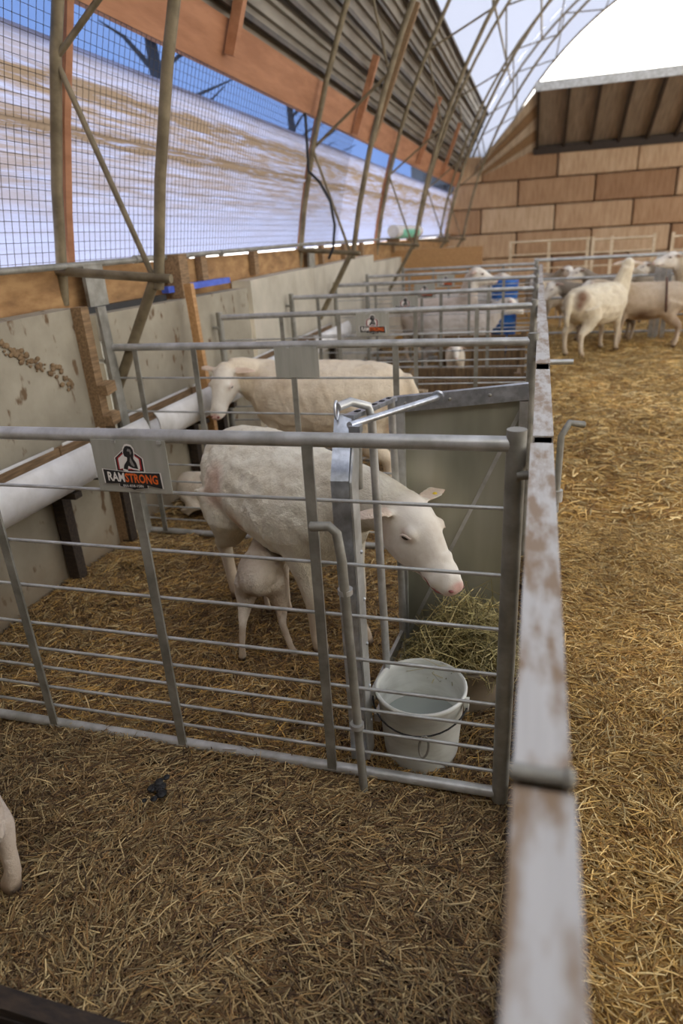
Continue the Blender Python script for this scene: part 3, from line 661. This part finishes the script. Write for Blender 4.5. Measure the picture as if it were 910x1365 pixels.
tb = thing('feed_tub', 'muddy brown feed tub holding hay behind the bucket', 'tub', (-.19, 1.915, 0))
MB().lathe([(0, -.01), (.105, -.01), (.11, 0), (.125, .15), (.132, .155), (.132, .166), (.124, .166), (.120, .15), (.105, .02), (0, .015)], (-.165, 1.935, 0), 32).build('body', 'tub', tb)
MB().tube([(-.165+.129*math.cos(t), 1.935+.129*math.sin(t), .16) for t in np.linspace(0, 2*math.pi, 33)], .007, 6, False).build('rim', 'tub', tb)
PAL_HAY = [(216, 202, 146), (202, 188, 130), (188, 172, 112), (150, 138, 84), (128, 116, 66), (176, 164, 108), (106, 96, 56), (190, 176, 118), (142, 122, 70)]
def hayz(x, y): return np.clip(.29 - 1.7*((x+.165)**2*1.2+(y-1.93)**2*1.5)**.75*1.6, .05, .34)
hp_ = straw_field('hay_pile', 2600, (-.39, -.015), (1.78, 2.06), PAL_HAY, .06, .22, .0028, 'loose greenish hay piled in the tub before the divider', 'hay', 31, lift=.05, zf=hayz, pitch=.5, curl=1.1,
            dens=lambda x, y: (((x+.175)/.19)**2+((y-1.945)/.12)**2 < 1.2)*1.0)
mb = MB(); n = 14; rings = []
for k, (rr, zz) in enumerate(((.10, .06), (.11, .15), (.10, .22), (.06, .27), (.02, .285))): rings.append([Vector((-.165+rr*math.cos(2*math.pi*j/n)*rnd.uniform(.9, 1.05), 1.94+rr*math.sin(2*math.pi*j/n)*rnd.uniform(.9, 1.05), zz+rnd.uniform(-.015, .015))) for j in range(n)])
core = mb.loft(rings).build('hay_core', simple('hay_core', (96, 86, 48), (138, 124, 74), 30, (1, 1, 1), .95, 0, .9, .02), hp_)

# ------------------------------------------------------------------ troughs, timber and wall leaners
def trough(y0, y1, label, x=-2.085, z=.61, r=.128):
    t = thing('pipe_trough', label, 'trough', (x, (y0+y1)/2, 0), 'white pipe troughs along the wall'); mb = MB()
    a0, a1 = math.radians(-205), math.radians(40); n = 20; vs_ = []
    for y in (y0, y1):
        for rr in (r, r-.008):
            for i in range(n+1): a = a0+(a1-a0)*i/n; vs_.append((x+rr*math.cos(a), y, z+rr*math.sin(a)))
    k = n+1; fs = []
    for i in range(n): fs += [(i, i+1, 2*k+i+1, 2*k+i), (k+i+1, k+i, 3*k+i, 3*k+i+1), (i+1, i, k+i, k+i+1), (2*k+i, 2*k+i+1, 3*k+i+1, 3*k+i)]
    fs += [(0, 2*k, 3*k, k), (n, k+n, 3*k+n, 2*k+n)]
    mb.add(vs_, fs, True).build('pipe', 'pvc', t)
    MB().beam((-2.205, y0-.03, z+.0), (-2.205, y1+.03, z+.0), .025, .08).build('back_rail', 'wood', t)
    for y in (y0+.1, y1-.1): MB().box((-2.12, y, z-.145), (.18, .05, .03)).build('bracket', 'wood_dark', t)
    for y in (y1-.06,): MB().box((-2.17, y, (z-.16)/2), (.06, .06, z-.14)).build('leg', 'wood_dark', t)
    return t
trough(1.53, 2.53, 'white pipe trough nearest the camera, cut off by the left edge')
trough(2.60, 3.0, 'short white pipe trough piece right behind the logo sign')
trough(3.11, 3.88, 'white pipe trough left of the second ewe, beyond the grey steel strip')
trough(3.96, 4.32, 'short white pipe trough behind the head of the second ewe')
trough(4.50, 5.78, 'white pipe trough in the third pen, below the pale wall panels')
trough(5.97, 7.2, 'white pipe trough farthest along the wall')

def plank(name, a, b, w, h, mat, label, cat, up=(0, 0, 1)):
    return tag(MB().beam(a, b, w, h, up).build(name, mat), label, cat)
P1, P2 = onX((106, 414), -2.19), onX((150, 590), -2.17)
plank('timber_post', (P1.x, P1.y, 1.27), (P1.x, P1.y+.02, -.02), .06, .06, 'wood', 'orange edged timber post at the joint of the concrete panels', 'post', (0, 1, 0))
plank('steel_strip', (-2.145, 3.03, 1.26), (-2.10, 3.02, .0), .015, .07, 'galv_dull', 'grey steel strip leaning beside the orange timber post', 'strip', (0, 1, 0))
for z in (.86, .70): tag(MB().box((-2.15, 2.95, z), (.07, .10, .055), Euler((.1, 0, .1))).build('timber_chock', 'wood'), ('upper' if z > .8 else 'lower')+' rough timber chock nailed to the post by the wall', 'timber')
a, b = onX((251, 378), -2.13), onX((277, 515), -2.06)
plank('timber_stake', a, (b.x, b.y+.02, .0), .05, .045, 'wood_new', 'pale wooden stake standing behind the second ewe\'s head', 'stake')

# far end of the pens
tag(MB().box((-1.75, 11.6, .72), (1.7, .03, 1.16)).build('plywood_board', 'wood_new'), 'large orange plywood board closing the far end of the pens', 'board')
rl = thing('net_wrap_roll', 'white and mint green roll lying on the wall ledge', 'roll', (-2.27, 12.0, 1.445))
MB().tube([(-2.16, 10.6, 1.59), (-2.16, 12.9, 1.59)], .09, 18).build('core_wrap', 'pvc', rl)
MB().tube([(-2.16, 11.0, 1.578), (-2.16, 12.5, 1.578)], .0935, 18).build('film_band', 'mint', rl)
for y in (10.9, 12.6): MB().box((-2.22, y, 1.46), (.2, .06, .06)).build('cradle', 'wood', rl)
def crate(x0, x1, y0, y1, h, label, mat='wood', slats=5):
    r = thing('feed_crate', label, 'feed box', ((x0+x1)/2, (y0+y1)/2, 0), 'timber feed boxes')
    for i in range(slats):
        xa = x0+(x1-x0)*i/slats; xb = x0+(x1-x0)*(i+1)/slats-.015
        for y in (y0, y1): MB().box(((xa+xb)/2, y, h/2), (xb-xa, .025, h)).build('slat', mat, r)
    for x in (x0, x1): MB().box((x, (y0+y1)/2, h/2), (.025, y1-y0, h)).build('side_board', mat, r)
    MB().box(((x0+x1)/2, (y0+y1)/2, .08), (x1-x0, y1-y0, .03)).build('base_board', mat, r)
    for x in (x0, x1): MB().box((x, y0-.02, h/2+.03), (.05, .05, h+.06)).build('corner_post', mat, r)
    return r
M['wood_mid'] = simple('brown_trough_timber', (92, 72, 48), (128, 104, 72), 6, (8, 2, 1), .85, 0, .3)
M['wood_pale'] = simple('pale_timber', (162, 140, 108), (192, 172, 140), 6, (8, 2, 1), .85, 0, .2)
crate(-1.0, -.12, 5.15, 5.65, .45, 'brown timber feed box beside the lamb in the third pen', 'wood_mid')
crate(-1.18, -.78, 4.68, 4.95, .42, 'pale timber feed box behind the rump of the second ewe', 'wood_pale', 3)
crate(-.95, -.12, 7.0, 7.24, .5, 'dark timber feed box in the fourth pen', 'wood_mid')
bb = thing('blue_tub', 'small blue and white tub beyond the far pen gates', 'tub', (-.42, 9.2, 0))
MB().lathe([(0, 0), (.15, 0), (.17, .9), (.175, .92), (.165, .92), (.15, .1), (0, .1)], (-.42, 9.2, 0), 20).build('body', 'blue', bb)
MB().lathe([(.163, .50), (.172, .52), (.174, .66), (.168, .68)], (-.42, 9.2, 0), 20).build('label_band', 'pvc', bb)

# back rails and pale panels across the yard
def rail_panel(x0, x1, y, z1, label, mat, zs, posts, name='yard_rail'):
    r = thing(name, label, 'fence', ((x0+x1)/2, y, 0), 'rails across the back of the yard')
    for z in zs: MB().tube([(x0, y, z), (x1, y, z)], .022 if z == zs[0] else .016, 8).build('rail', mat, r)
    for x in posts: MB().beam((x, y, -.02), (x, y, z1), .06, .03, (0, 1, 0)).build('post', mat, r)
    return r
rail_panel(-.05, 1.62, 10.35, 1.12, 'grey steel rail fence behind the front yard sheep', 'galv', (1.09, .83, .57, .3, .08), (-.05, 1.55, 1.62))
rail_panel(1.70, 3.6, 10.35, 1.12, 'grey steel rail fence at the right edge, behind the white head', 'galv', (1.09, .83, .57, .3, .08), (1.70, 3.6))
rail_panel(-.62, .95, 15.0, 1.3, 'pale cream rail panel before the block wall, left one', 'cream_rail', (1.27, 1.02, .75, .45, .15), (-.6, .16, .9), 'cream_panel')
rail_panel(1.0, 2.15, 15.0, 1.3, 'pale cream rail panel before the block wall, second from the left', 'cream_rail', (1.24, 1.0, .75, .45, .15), (1.0, 1.35, 2.12), 'cream_panel')
rail_panel(2.45, 4.2, 15.0, 1.3, 'pale cream rail panel before the block wall at the right edge', 'cream_rail', (1.22, .98, .75, .45, .15), (2.45, 3.3, 4.2), 'cream_panel')
MB_hole = MB()  # black lumps stand in for the shade inside a hole in the straw
for k in range(16): MB_hole.ball((-1.02+rnd.gauss(0, .016), 1.275+rnd.gauss(0, .022), .006+rnd.uniform(0, .012)), rnd.uniform(.007, .018), 7, (1, 1.2, .45))
tag(MB_hole.build('dark_hole', 'black'), 'black lumps standing for a dark hole in the straw before the nearest gate', 'straw_hole')
# dark feeder edge at the lower left
fe = thing('dark_feeder', 'dark wooden feeder edge in the lower left corner', 'feeder', (-.85, .42, 0))
pa, pb = onZ((0, 1316), .22), onZ((168, 1368), .22); dd = (pb-pa).normalized()
MB().beam(pa-dd*.14+Vector((0, -.02, 0)), pb+dd*.12+Vector((0, -.02, 0)), .035, .03).build('top_edge', 'wood_dark', fe)
q0, q1 = pa-dd*.14+Vector((0, -.03, -.12)), pb+dd*.12+Vector((0, -.03, -.12)); MB().beam(q0, q1, .022, .22).build('side_board', 'wood_dark', fe)
MB().beam(q0+Vector((0, -.3, 0)), q1+Vector((0, -.3, 0)), .022, .22).build('side_board', 'wood_dark', fe)
MB().beam((q0+Vector((0, -.15, -.09))), (q1+Vector((0, -.15, -.09))), .3, .02).build('base_board', 'wood_dark', fe)
for q in (q0, q1): MB().box(q+Vector((0, -.15, 0)), (.022, .3, .22)).build('end_board', 'wood_dark', fe)

# ------------------------------------------------------------------ sheep
WOOL, FACE, PINK, EARP, LEG, DIRT = [np.array(lin(c)[:3]) for c in ((228, 214, 192), (238, 230, 214), (218, 152, 140), (224, 182, 160), (214, 196, 172), (150, 118, 82))]
def ellipse_ring(c, ax_s, ax_u, rs, rt, rb=None, n=18):
    rb = rt if rb is None else rb; out = []
    for j in range(n):
        t = 2*math.pi*j/n; s, u = math.cos(t), math.sin(t); out.append(c + ax_s*(rs*s) + ax_u*((rt if u > 0 else rb)*u))
    return out
def sheep(name, label, loc, yaw, S=1.0, head=(.66, 0, .86), hdir=(.8, 0, -.55), hup=None, tail=True, vox=.016, feet=None, fat=1.0, wool=WOOL, grp=None, cat='sheep', belly=None,
          detail=False, tagged=False, face=FACE, leg_len=1.0, stain=(), lying=False, head_s=1.0, dirt=.4, strap=None, slim=1.0, ear_droop=-.15, ear_len=.14):
    Rz = Matrix.Rotation(yaw, 3, 'Z'); mb = MB(); V = Vector
    LZ = leg_len; dz = (LZ-1)*.34
    if lying: dz = -.30
    tors = [(-.52, .62, .035, .045), (-.505, .617, .085, .095), (-.465, .608, .142, .152), (-.395, .596, .188, .196), (-.26, .585, .222, .218), (-.06, .57, .245*fat, .235*fat), (.12, .565, .235*fat, .232*fat), (.27, .58, .203, .222), (.36, .605, .158, .185), (.43, .63, .10, .12)]
    tors = [(x, z+h*(1-slim)*.6, w*slim, h*slim) for x, z, w, h in tors]
    if belly: tors = [(x, z+b*.5, w, h-b*.5) for (x, z, w, h), b in zip(tors, belly)]
    mb.loft([ellipse_ring(V((x, 0, z+dz)), V((0, 1, 0)), V((0, 0, 1)), w, h) for x, z, w, h in tors])
    head = V(head); f = V(hdir).normalized(); up = V(hup) if hup else V((0, 0, 1)); l = up.cross(f).normalized(); u = f.cross(l).normalized(); hs = head_s
    # neck
    n0 = V((.26, 0, .62+dz)); nb = V((.40, 0, .68+dz)); n3 = head - f*.02*hs - u*.03*hs; n2 = n3.lerp(nb, .35) + V((0, 0, .015))
    npts = [n0, nb.lerp(n0, .35), nb.lerp(n2, .3), n2, n3]; nr = [.16, .145, .115, .088*(.6+.4*hs), .076*hs]
    rings = []
    for i, p in enumerate(npts):
        d = npts[min(i+1, 4)] - npts[max(i-1, 0)]; _, s, uu = basis(d, (0, 0, 1) if abs(d.normalized().z) < .9 else (-1, 0, 0)); rings.append(ellipse_ring(p, s, uu, nr[i]*.88, nr[i]*1.1, n=16))
    mb.loft(rings)
    H = lambda x, y, z: head + f*(x*hs) + l*(y*hs) + u*(z*hs)
    hr = [(-.06, .048, .030, .055), (-.03, .062, .054, .096), (.01, .070, .068, .126), (.05, .071, .070, .134), (.09, .066, .060, .128), (.13, .056, .044, .112), (.165, .049, .028, .098), (.20, .046, .016, .088), (.228, .045, .010, .083), (.246, .041, .004, .078), (.262, .034, -.004, .068), (.273, .024, -.013, .054), (.279, .011, -.022, .040)]
    rings = []
    for x, w, zt, zb in hr:
        zc = (zt-zb)/2; hh = (zt+zb)/2; rings.append([H(x, w*math.copysign(abs(math.cos(t))**.85, math.cos(t)), zc+hh*math.sin(t)) for t in [2*math.pi*j/18 for j in range(18)]])
    mb.loft(rings)
    for sg in (-1, 1): mb.ball(H(.088, sg*.052, .020), .022*hs, 10)                   # brow
    ears = []
    for sg in (-1, 1):
        th = max(.011, vox*1.1/S) if S else .011; rings = []; dirn = (l*sg*1.0 + u*ear_droop - f*.25).normalized(); fw = f.lerp(u, .35).normalized(); nn = dirn.cross(fw).normalized(); fw = nn.cross(dirn).normalized()
        b0 = H(.0, sg*.052, .022)
        for k, (t, w) in enumerate(((-.15, .014), (0, .020), (.25, .034), (.5, .038), (.75, .030), (.93, .016), (1.0, .006))):
            c = b0 + dirn*(ear_len*t*hs) + u*(-.02*t*t*hs); rings.append([c + fw*(w*hs*math.cos(q)) + nn*(th*.6*math.sin(q) - .008*math.cos(q)**2*hs) for q in [2*math.pi*j/12 for j in range(12)]])
        mb.loft(rings); ears.append((b0, dirn, fw, nn))
    # legs
    feet = feet or {}; LB = {}
    defs = {'fr': (-1, 1), 'fl': (1, 1), 'hr': (-1, 0), 'hl': (1, 0)}
    for k, (sg, fr) in defs.items():
        if fr: ch = [(.23, .10, .54, .10), (.235, .115, .43, .068), (.255, .113, .33, .042), (.275, .11, .225, .032), (.268, .108, .15, .026), (.268, .108, .085, .025), (.285, .108, .045, .031), (.298, .108, .0, .034)]
        else: ch = [(-.31, .10, .56, .15), (-.275, .125, .43, .115), (-.335, .125, .335, .066), (-.425, .118, .265, .040), (-.42, .116, .18, .028), (-.412, .116, .09, .027), (-.392, .116, .045, .032), (-.378, .116, .0, .035)]
        dx, dy = feet.get(k, (0, 0)); pts = []; rs = []
        for x, y, z, r in ch:
            w = max(0, 1-z/.5); zz = z*LZ if z < .34 else z+dz
            pts.append(V((x+dx*w, sg*y*(.35+.65*slim)+dy*w, zz))); rs.append(r*slim if z > .2 else r)
        if lying: continue
        mb.tube(pts, rs, 12, True, (1, 0, 0))
        # hoof: blunt wedge
        c = pts[-1]; LB[k] = c
    if lying:
        for sg in (-1, 1):
            mb.tube([V((.22, sg*.12, .22)), V((.36, sg*.15, .08)), V((.20, sg*.17, .05)), V((.12, sg*.16, .045))], [.07, .045, .03, .03], 10); mb.tube([V((-.3, sg*.12, .24)), V((-.12, sg*.22, .14)), V((-.34, sg*.24, .06)), V((-.2, sg*.25, .045))], [.12, .08, .04, .03], 10)
    if tail:
        tl = [V((-.42, 0, .735+dz)), V((-.51, 0, .70+dz)), V((-.545, 0, .60+dz)), V((-.555, 0, .45+dz)), V((-.55, 0, .36+dz))]; mb.tube(tl, [.03, .04, .042, .036, .02], 10, True, (0, 1, 0))
    # to one continuous skin
    me0 = bpy.data.meshes.new('tmp'); me0.from_pydata([tuple(Vector(v)*S) for v in mb.v], [], mb.f); tmp = bpy.data.objects.new('tmp', me0); C.objects.link(tmp)
    rm = tmp.modifiers.new('r', 'REMESH'); rm.mode = 'VOXEL'; rm.voxel_size = vox; rm.use_smooth_shade = True
    sm = tmp.modifiers.new('s', 'SMOOTH'); sm.factor = .5; sm.iterations = 5 if vox < .012 else (9 if vox < .013 else 4)
    dg = bpy.context.evaluated_depsgraph_get(); dg.update(); me = bpy.data.meshes.new_from_object(tmp.evaluated_get(dg)); bpy.data.objects.remove(tmp); bpy.data.meshes.remove(me0)
    n = len(me.vertices); co = np.empty(n*3, dtype=np.float32); me.vertices.foreach_get('co', co); co = co.reshape(-1, 3)/S
    # lumps of wool, then the colours of skin, ears, legs
    nrm = np.empty(n*3, dtype=np.float32); me.vertices.foreach_get('normal', nrm); nrm = nrm.reshape(-1, 3)
    lump = vnoise(co[:, 0]+co[:, 2]*.6+20, co[:, 1]*.8+co[:, 2]+20, 22, 6)*.6+vnoise(co[:, 0]-co[:, 2]*.5+20, co[:, 1]+co[:, 2]*.4+20, 45, 7)*.4-.5
    woolly = np.clip((co[:, 2]-.36)/.1, 0, 1)*(np.linalg.norm(co-np.array(head), axis=1) > .2)*np.clip((.42-np.abs(co[:, 1]))/.1, 0, 1) if not lying else np.ones(n)*.5
    me.vertices.foreach_set('co', ((co+nrm*(lump*.016*woolly)[:, None])*S).astype(np.float32).ravel()); me.update()
    nz = vnoise(co[:, 0]+co[:, 2]*.7+9, co[:, 1]+co[:, 2]*.9+9, 9, 5)
    col = np.tile(wool, (n, 1)).astype(float)*(0.92+.12*nz)[:, None]
    def blend(mask, c):
        nonlocal col; mask = np.clip(mask, 0, 1)[:, None]; col = col*(1-mask)+np.asarray(c)*mask
    hc = np.array(H(.06, 0, -.02)); rel = co-np.array(head); hx = rel@np.array(f); hy = rel@np.array(l); hz = rel@np.array(u)
    near = (np.abs(hy) < .075*hs)*(np.abs(hz) < .155*hs)
    blend(near*np.clip((hx/hs+.03)/.05, 0, 1)*(hx < .3*hs), face)
    blend(near*np.clip((hx/hs-.256)/.008, 0, 1)*np.clip((hz/hs+.052)/.008, 0, 1)*np.clip(1-np.abs(hy/hs)/.034, 0, 1)**.5*.7, PINK)
    blend(near*np.clip(1-np.hypot((hx/hs-.085)/.035, (hz/hs-.012)/.02), 0, 1)*.7, EARP*.8)
    blend(near*np.clip(1-np.abs(hz/hs+.058+.06*(.25-hx/hs))/.006, 0, 1)*(hx > .16*hs)*(hx < .262*hs)*.75, PINK*.45)
    for b0, dirn, fw, nn in ears:
        r = co-np.array(b0); t = r@np.array(dirn); q = r@np.array(fw); p = r@np.array(nn); blend((t > .02)*(t < .18)*(np.abs(q) < .026*hs)*(np.abs(p) < .03)*.38, EARP)
    if not lying:
        blend(np.clip((.30*LZ-co[:, 2])/.12, 0, 1)*.6, LEG); blend(np.clip((.09-co[:, 2])/.08, 0, 1)*.45*(.5+nz), DIRT); blend(np.clip((.036-co[:, 2])/.012, 0, 1), lin((74, 60, 46))[:3])
    blend(np.clip((.42+dz-co[:, 2])/.15, 0, 1)*(np.abs(co[:, 0]) < .4)*dirt*np.clip(nz*1.3-.2, 0, 1), DIRT*1.2)
    for (sx, sy, sz, sr, sc) in stain: blend(np.clip(1.4-np.linalg.norm(co-np.array((sx, sy, sz)), axis=1)/sr*1.2, 0, 1)*(.35+.9*nz), np.array(lin(sc)[:3]))
    alpha = 1-.85*np.clip(near*np.clip((hx/hs+.03)/.05, 0, 1), 0, 1); alpha = np.where(co[:, 2] < .3, .5, alpha) if not lying else alpha
    set_col(me, np.concatenate([col, alpha[:, None]], 1)); me.materials.clear(); me.materials.append(M['wool'])
    root = thing(name, label, cat, loc, grp); root.rotation_euler = (0, 0, yaw)
    o = bpy.data.objects.new('body', me); C.objects.link(o); o.parent = root
    def part(nm, mb2, mat):
        me2 = bpy.data.meshes.new(nm); me2.from_pydata([tuple(Vector(v)*S) for v in mb2.v], [], mb2.f); me2.polygons.foreach_set('use_smooth', [True]*len(mb2.f)); me2.materials.append(M[mat]); p = bpy.data.objects.new(nm, me2); C.objects.link(p); p.parent = root; return p
    HR = Matrix((f, l, u)).transposed(); ef = (f*.84+u*.54).normalized(); HE = Matrix((ef, l, (u*.84-f*.54).normalized())).transposed()
    for sg in (-1, 1): part('eye', MB().ball(H(.088, sg*.0695, .010), .0105*hs, 10, (1.3, .55, .55) if detail else (1.3, .8, .9), HE), 'eye')
    if detail:
        for sg in (-1, 1):
            part('nostril', MB().ball(H(.268, sg*.020, -.023), .0095*hs, 8, (.9, 1.0, .5), HR), 'nostril')
            part('mouth', MB().tube([H(.272, sg*.004, -.047), H(.262, sg*.024, -.049), H(.244, sg*.0385, -.053), H(.215, sg*.0435, -.055), H(.190, sg*.0445, -.050)], [.0014, .0024, .0026, .0022, .001], 6), 'nostril')
            part('eyelid', MB().tube([H(.073, sg*.070, .001), H(.078, sg*.0735, .0125), H(.088, sg*.0735, .0200), H(.104, sg*.066, .020)], .0034*hs, 6), 'lid')
    if tagged:
        b0, dirn, fw, nn = ears[tagged-1 if tagged in (1, 2) else 0]; c = b0+dirn*.065*hs
        part('ear_tag', MB().ball(c+f*.012+u*.004, .011, 8, (1, 1, 1)), 'yellow')
    if strap is not None:
        part('strap', MB().tube([V((strap+.02*math.cos(t), .262*math.sin(t), .585+.258*math.cos(t))) for t in np.linspace(0, 2*math.pi, 29)], .014, 6), 'strap')
    return root
M['lid'] = simple('pale_eyelid', (214, 194, 176), (230, 214, 198), 12, (1, 1, 1), .8, 0, 0)
def local(P, loc, yaw, S): d = Vector(P)-Vector(loc); return Matrix.Rotation(-yaw, 3, 'Z') @ d / S
def ldir(d, yaw): return Matrix.Rotation(-yaw, 3, 'Z') @ Vector(d)

# the nursing ewe with her head through the gate
eloc, ey, es = (-.92, 2.29, 0), math.atan2(-.46, .62), 1.0
sheep('ewe', 'white ewe with her head through the head gate above the hay', eloc, ey, es, local((-.378, 1.925, .688), eloc, ey, es), ldir((.64, -.50, -.54), ey), ldir((.40, -.25, .85), ey), True, .008, {'fr': (-.02, .03), 'fl': (.05, -.02), 'hr': (.02, .02), 'hl': (-.02, 0)},
      1.0, wool=np.array(lin((228, 221, 200))[:3]), detail=True, tagged=2, belly=(0, 0, 0, 0, .04, .05, .02, 0, 0, 0), head_s=1.12, ear_droop=-.04,
      stain=((-.20, -.22, .62, .10, (214, 170, 150)), (-.05, -.24, .50, .08, (206, 178, 150)), (.02, 0, -.0, .01, (120, 100, 80))))
# the lamb suckling below her
sheep('lamb', 'dirty white lamb suckling under the ewe, seen from behind', (-1.0, 2.19, 0), math.radians(102), .50, (.56, 0, .62), (.75, 0, .45), (0, 0, 1), False, .008, {'hl': (-.05, .08), 'hr': (-.02, -.14)}, .85, slim=.80, leg_len=1.22, detail=True, cat='lamb',
      wool=np.array(lin((216, 204, 184))[:3]), stain=((-.35, .05, .75, .22, (176, 160, 138)), (-.1, -.1, .8, .2, (186, 168, 146)), (-.4, -.1, .42, .2, (176, 156, 132)), (-.45, .08, .55, .12, (150, 130, 108))), ear_len=.10)
# lamb lying at the back
sheep('lamb', 'white lamb lying on the straw behind the suckling lamb', (-1.83, 3.36, .0), math.radians(-12), .5, (.52, .05, .40), (.6, .5, -.35), (0, 0, 1), False, .014, None, .9, lying=True, cat='lamb', ear_len=.1)
# second ewe
e2, y2 = (-1.24, 3.80, 0), math.radians(176)
sheep('ewe', 'cream ewe in the second pen looking back at the camera', e2, y2, 1.05, local((-1.80, 3.66, .80), e2, y2, 1.05), ldir((-.10, -.62, -.78), y2), ldir((0, -.7, .6), y2), True, .012, None, 1.03, wool=np.array(lin((234, 218, 190))[:3]), detail=True, ear_droop=-.12,
      stain=((-.50, .05, .45, .10, (196, 110, 84)), (-.52, 0, .30, .08, (176, 84, 66))))
# foreground sheep cut off at the left edge
sheep('sheep', 'white sheep mostly out of frame, hoof showing at the left edge', (-1.555, .80, 0), math.radians(180), .86, (.46, .10, .86), (.15, .9, -.4), None, True, .016, None, wool=np.array(lin((214, 200, 184))[:3]))
# far pens
lp = onZ((605, 478), .33)
sheep('lamb', 'white lamb facing the camera beside the brown feed box', (lp.x, lp.y+.1, 0), math.radians(-82), .55, (.58, 0, .84), (.9, 0, -.45), None, False, .014, None, .9, slim=.85, cat='lamb', grp='lambs in the far pens', leg_len=1.05)
fy = 8.05
sheep('sheep', 'pale sheep with raised head before the orange board', (-1.15, 8.3, 0), math.radians(-30), 1.02, (.50, 0, 1.06), (.75, .5, -.25), None, True, .018, None, .95, wool=np.array(lin((206, 192, 176))[:3]), face=FACE, grp='sheep in the far pens')
sheep('sheep', 'greyish sheep standing side on behind the fourth gate', (-.86, 7.75, 0), math.radians(8), .88, (.64, .2, .86), (.8, .3, -.45), None, True, .018, None, .95, wool=np.array(lin((190, 180, 168))[:3]), grp='sheep in the far pens')
sheep('sheep', 'pale sheep in the last pen beside the blue tub', (-1.1, 9.55, 0), math.radians(20), 1.0, (.64, .0, .92), (.8, -.2, -.4), None, True, .018, None, .95, wool=np.array(lin((200, 190, 176))[:3]), grp='sheep in the far pens')
# the yard flock
sheep('sheep', 'front white sheep in the yard, brown mark on her rump', (.72, 9.10, 0), math.radians(50), 1.04, (.44, -.06, 1.0), (.8, .5, -.05), None, True, .014, None, 1.06, wool=np.array(lin((232, 218, 188))[:3]), grp='yard flock',
      stain=((-.46, -.12, .70, .10, (120, 78, 50)), (-.47, -.1, .60, .06, (130, 84, 58))))
sheep('sheep', 'cream sheep with a brown strap around its loin', (1.33, 9.58, 0), math.radians(172), 1.0, (.66, .1, .80), (.8, .2, -.5), None, True, .016, None, 1.02, wool=np.array(lin((206, 186, 158))[:3]), grp='yard flock', strap=-.24,
      stain=((-.48, .1, .35, .16, (116, 70, 44)), (0, .2, .36, .16, (120, 92, 66))))
GREY = np.array(lin((132, 120, 104))[:3]); TAN = np.array(lin((192, 176, 150))[:3])
sheep('sheep', 'grey sheep behind the front white one, facing the rail', (.84, 10.03, 0), math.radians(187), .98, (.68, .1, .80), (.7, .45, -.7), None, True, .018, None, 1.0, wool=GREY, grp='yard flock')
sheep('sheep', 'white headed sheep at the right edge of the yard', (2.30, 10.06, 0), math.radians(188), 1.05, (.60, .02, 1.02), (.9, .1, -.12), None, True, .018, None, 1.0, wool=TAN, grp='yard flock')
proto = []
for x, y, yw, c, lb in ((.12, 11.15, 250, TAN, 'sheep behind the back rail, its pale face above the fence end'), (1.2, 11.9, 195, GREY, 'grey sheep behind the back rail, left of the raised white head'),
                        (1.9, 10.95, 175, TAN*.8, 'brownish sheep behind the back rail, above the strapped sheep'), (3.3, 11.5, 200, GREY, 'grey sheep behind the rail by the right edge'),
                        (.1, 12.9, 300, TAN*.7, 'brown sheep far behind the back rail, left one'), (2.3, 12.7, 190, GREY, 'grey sheep far behind the back rail, right one'), (2.7, 8.9, 150, TAN, 'tan sheep standing right of the strapped one')):
    sheep('sheep', lb, (x, y, 0), math.radians(yw), .97, (.64, .05, .88), (.85, .1, -.4), None, True, .024, None, 1.0, wool=np.array(c), grp='yard flock')
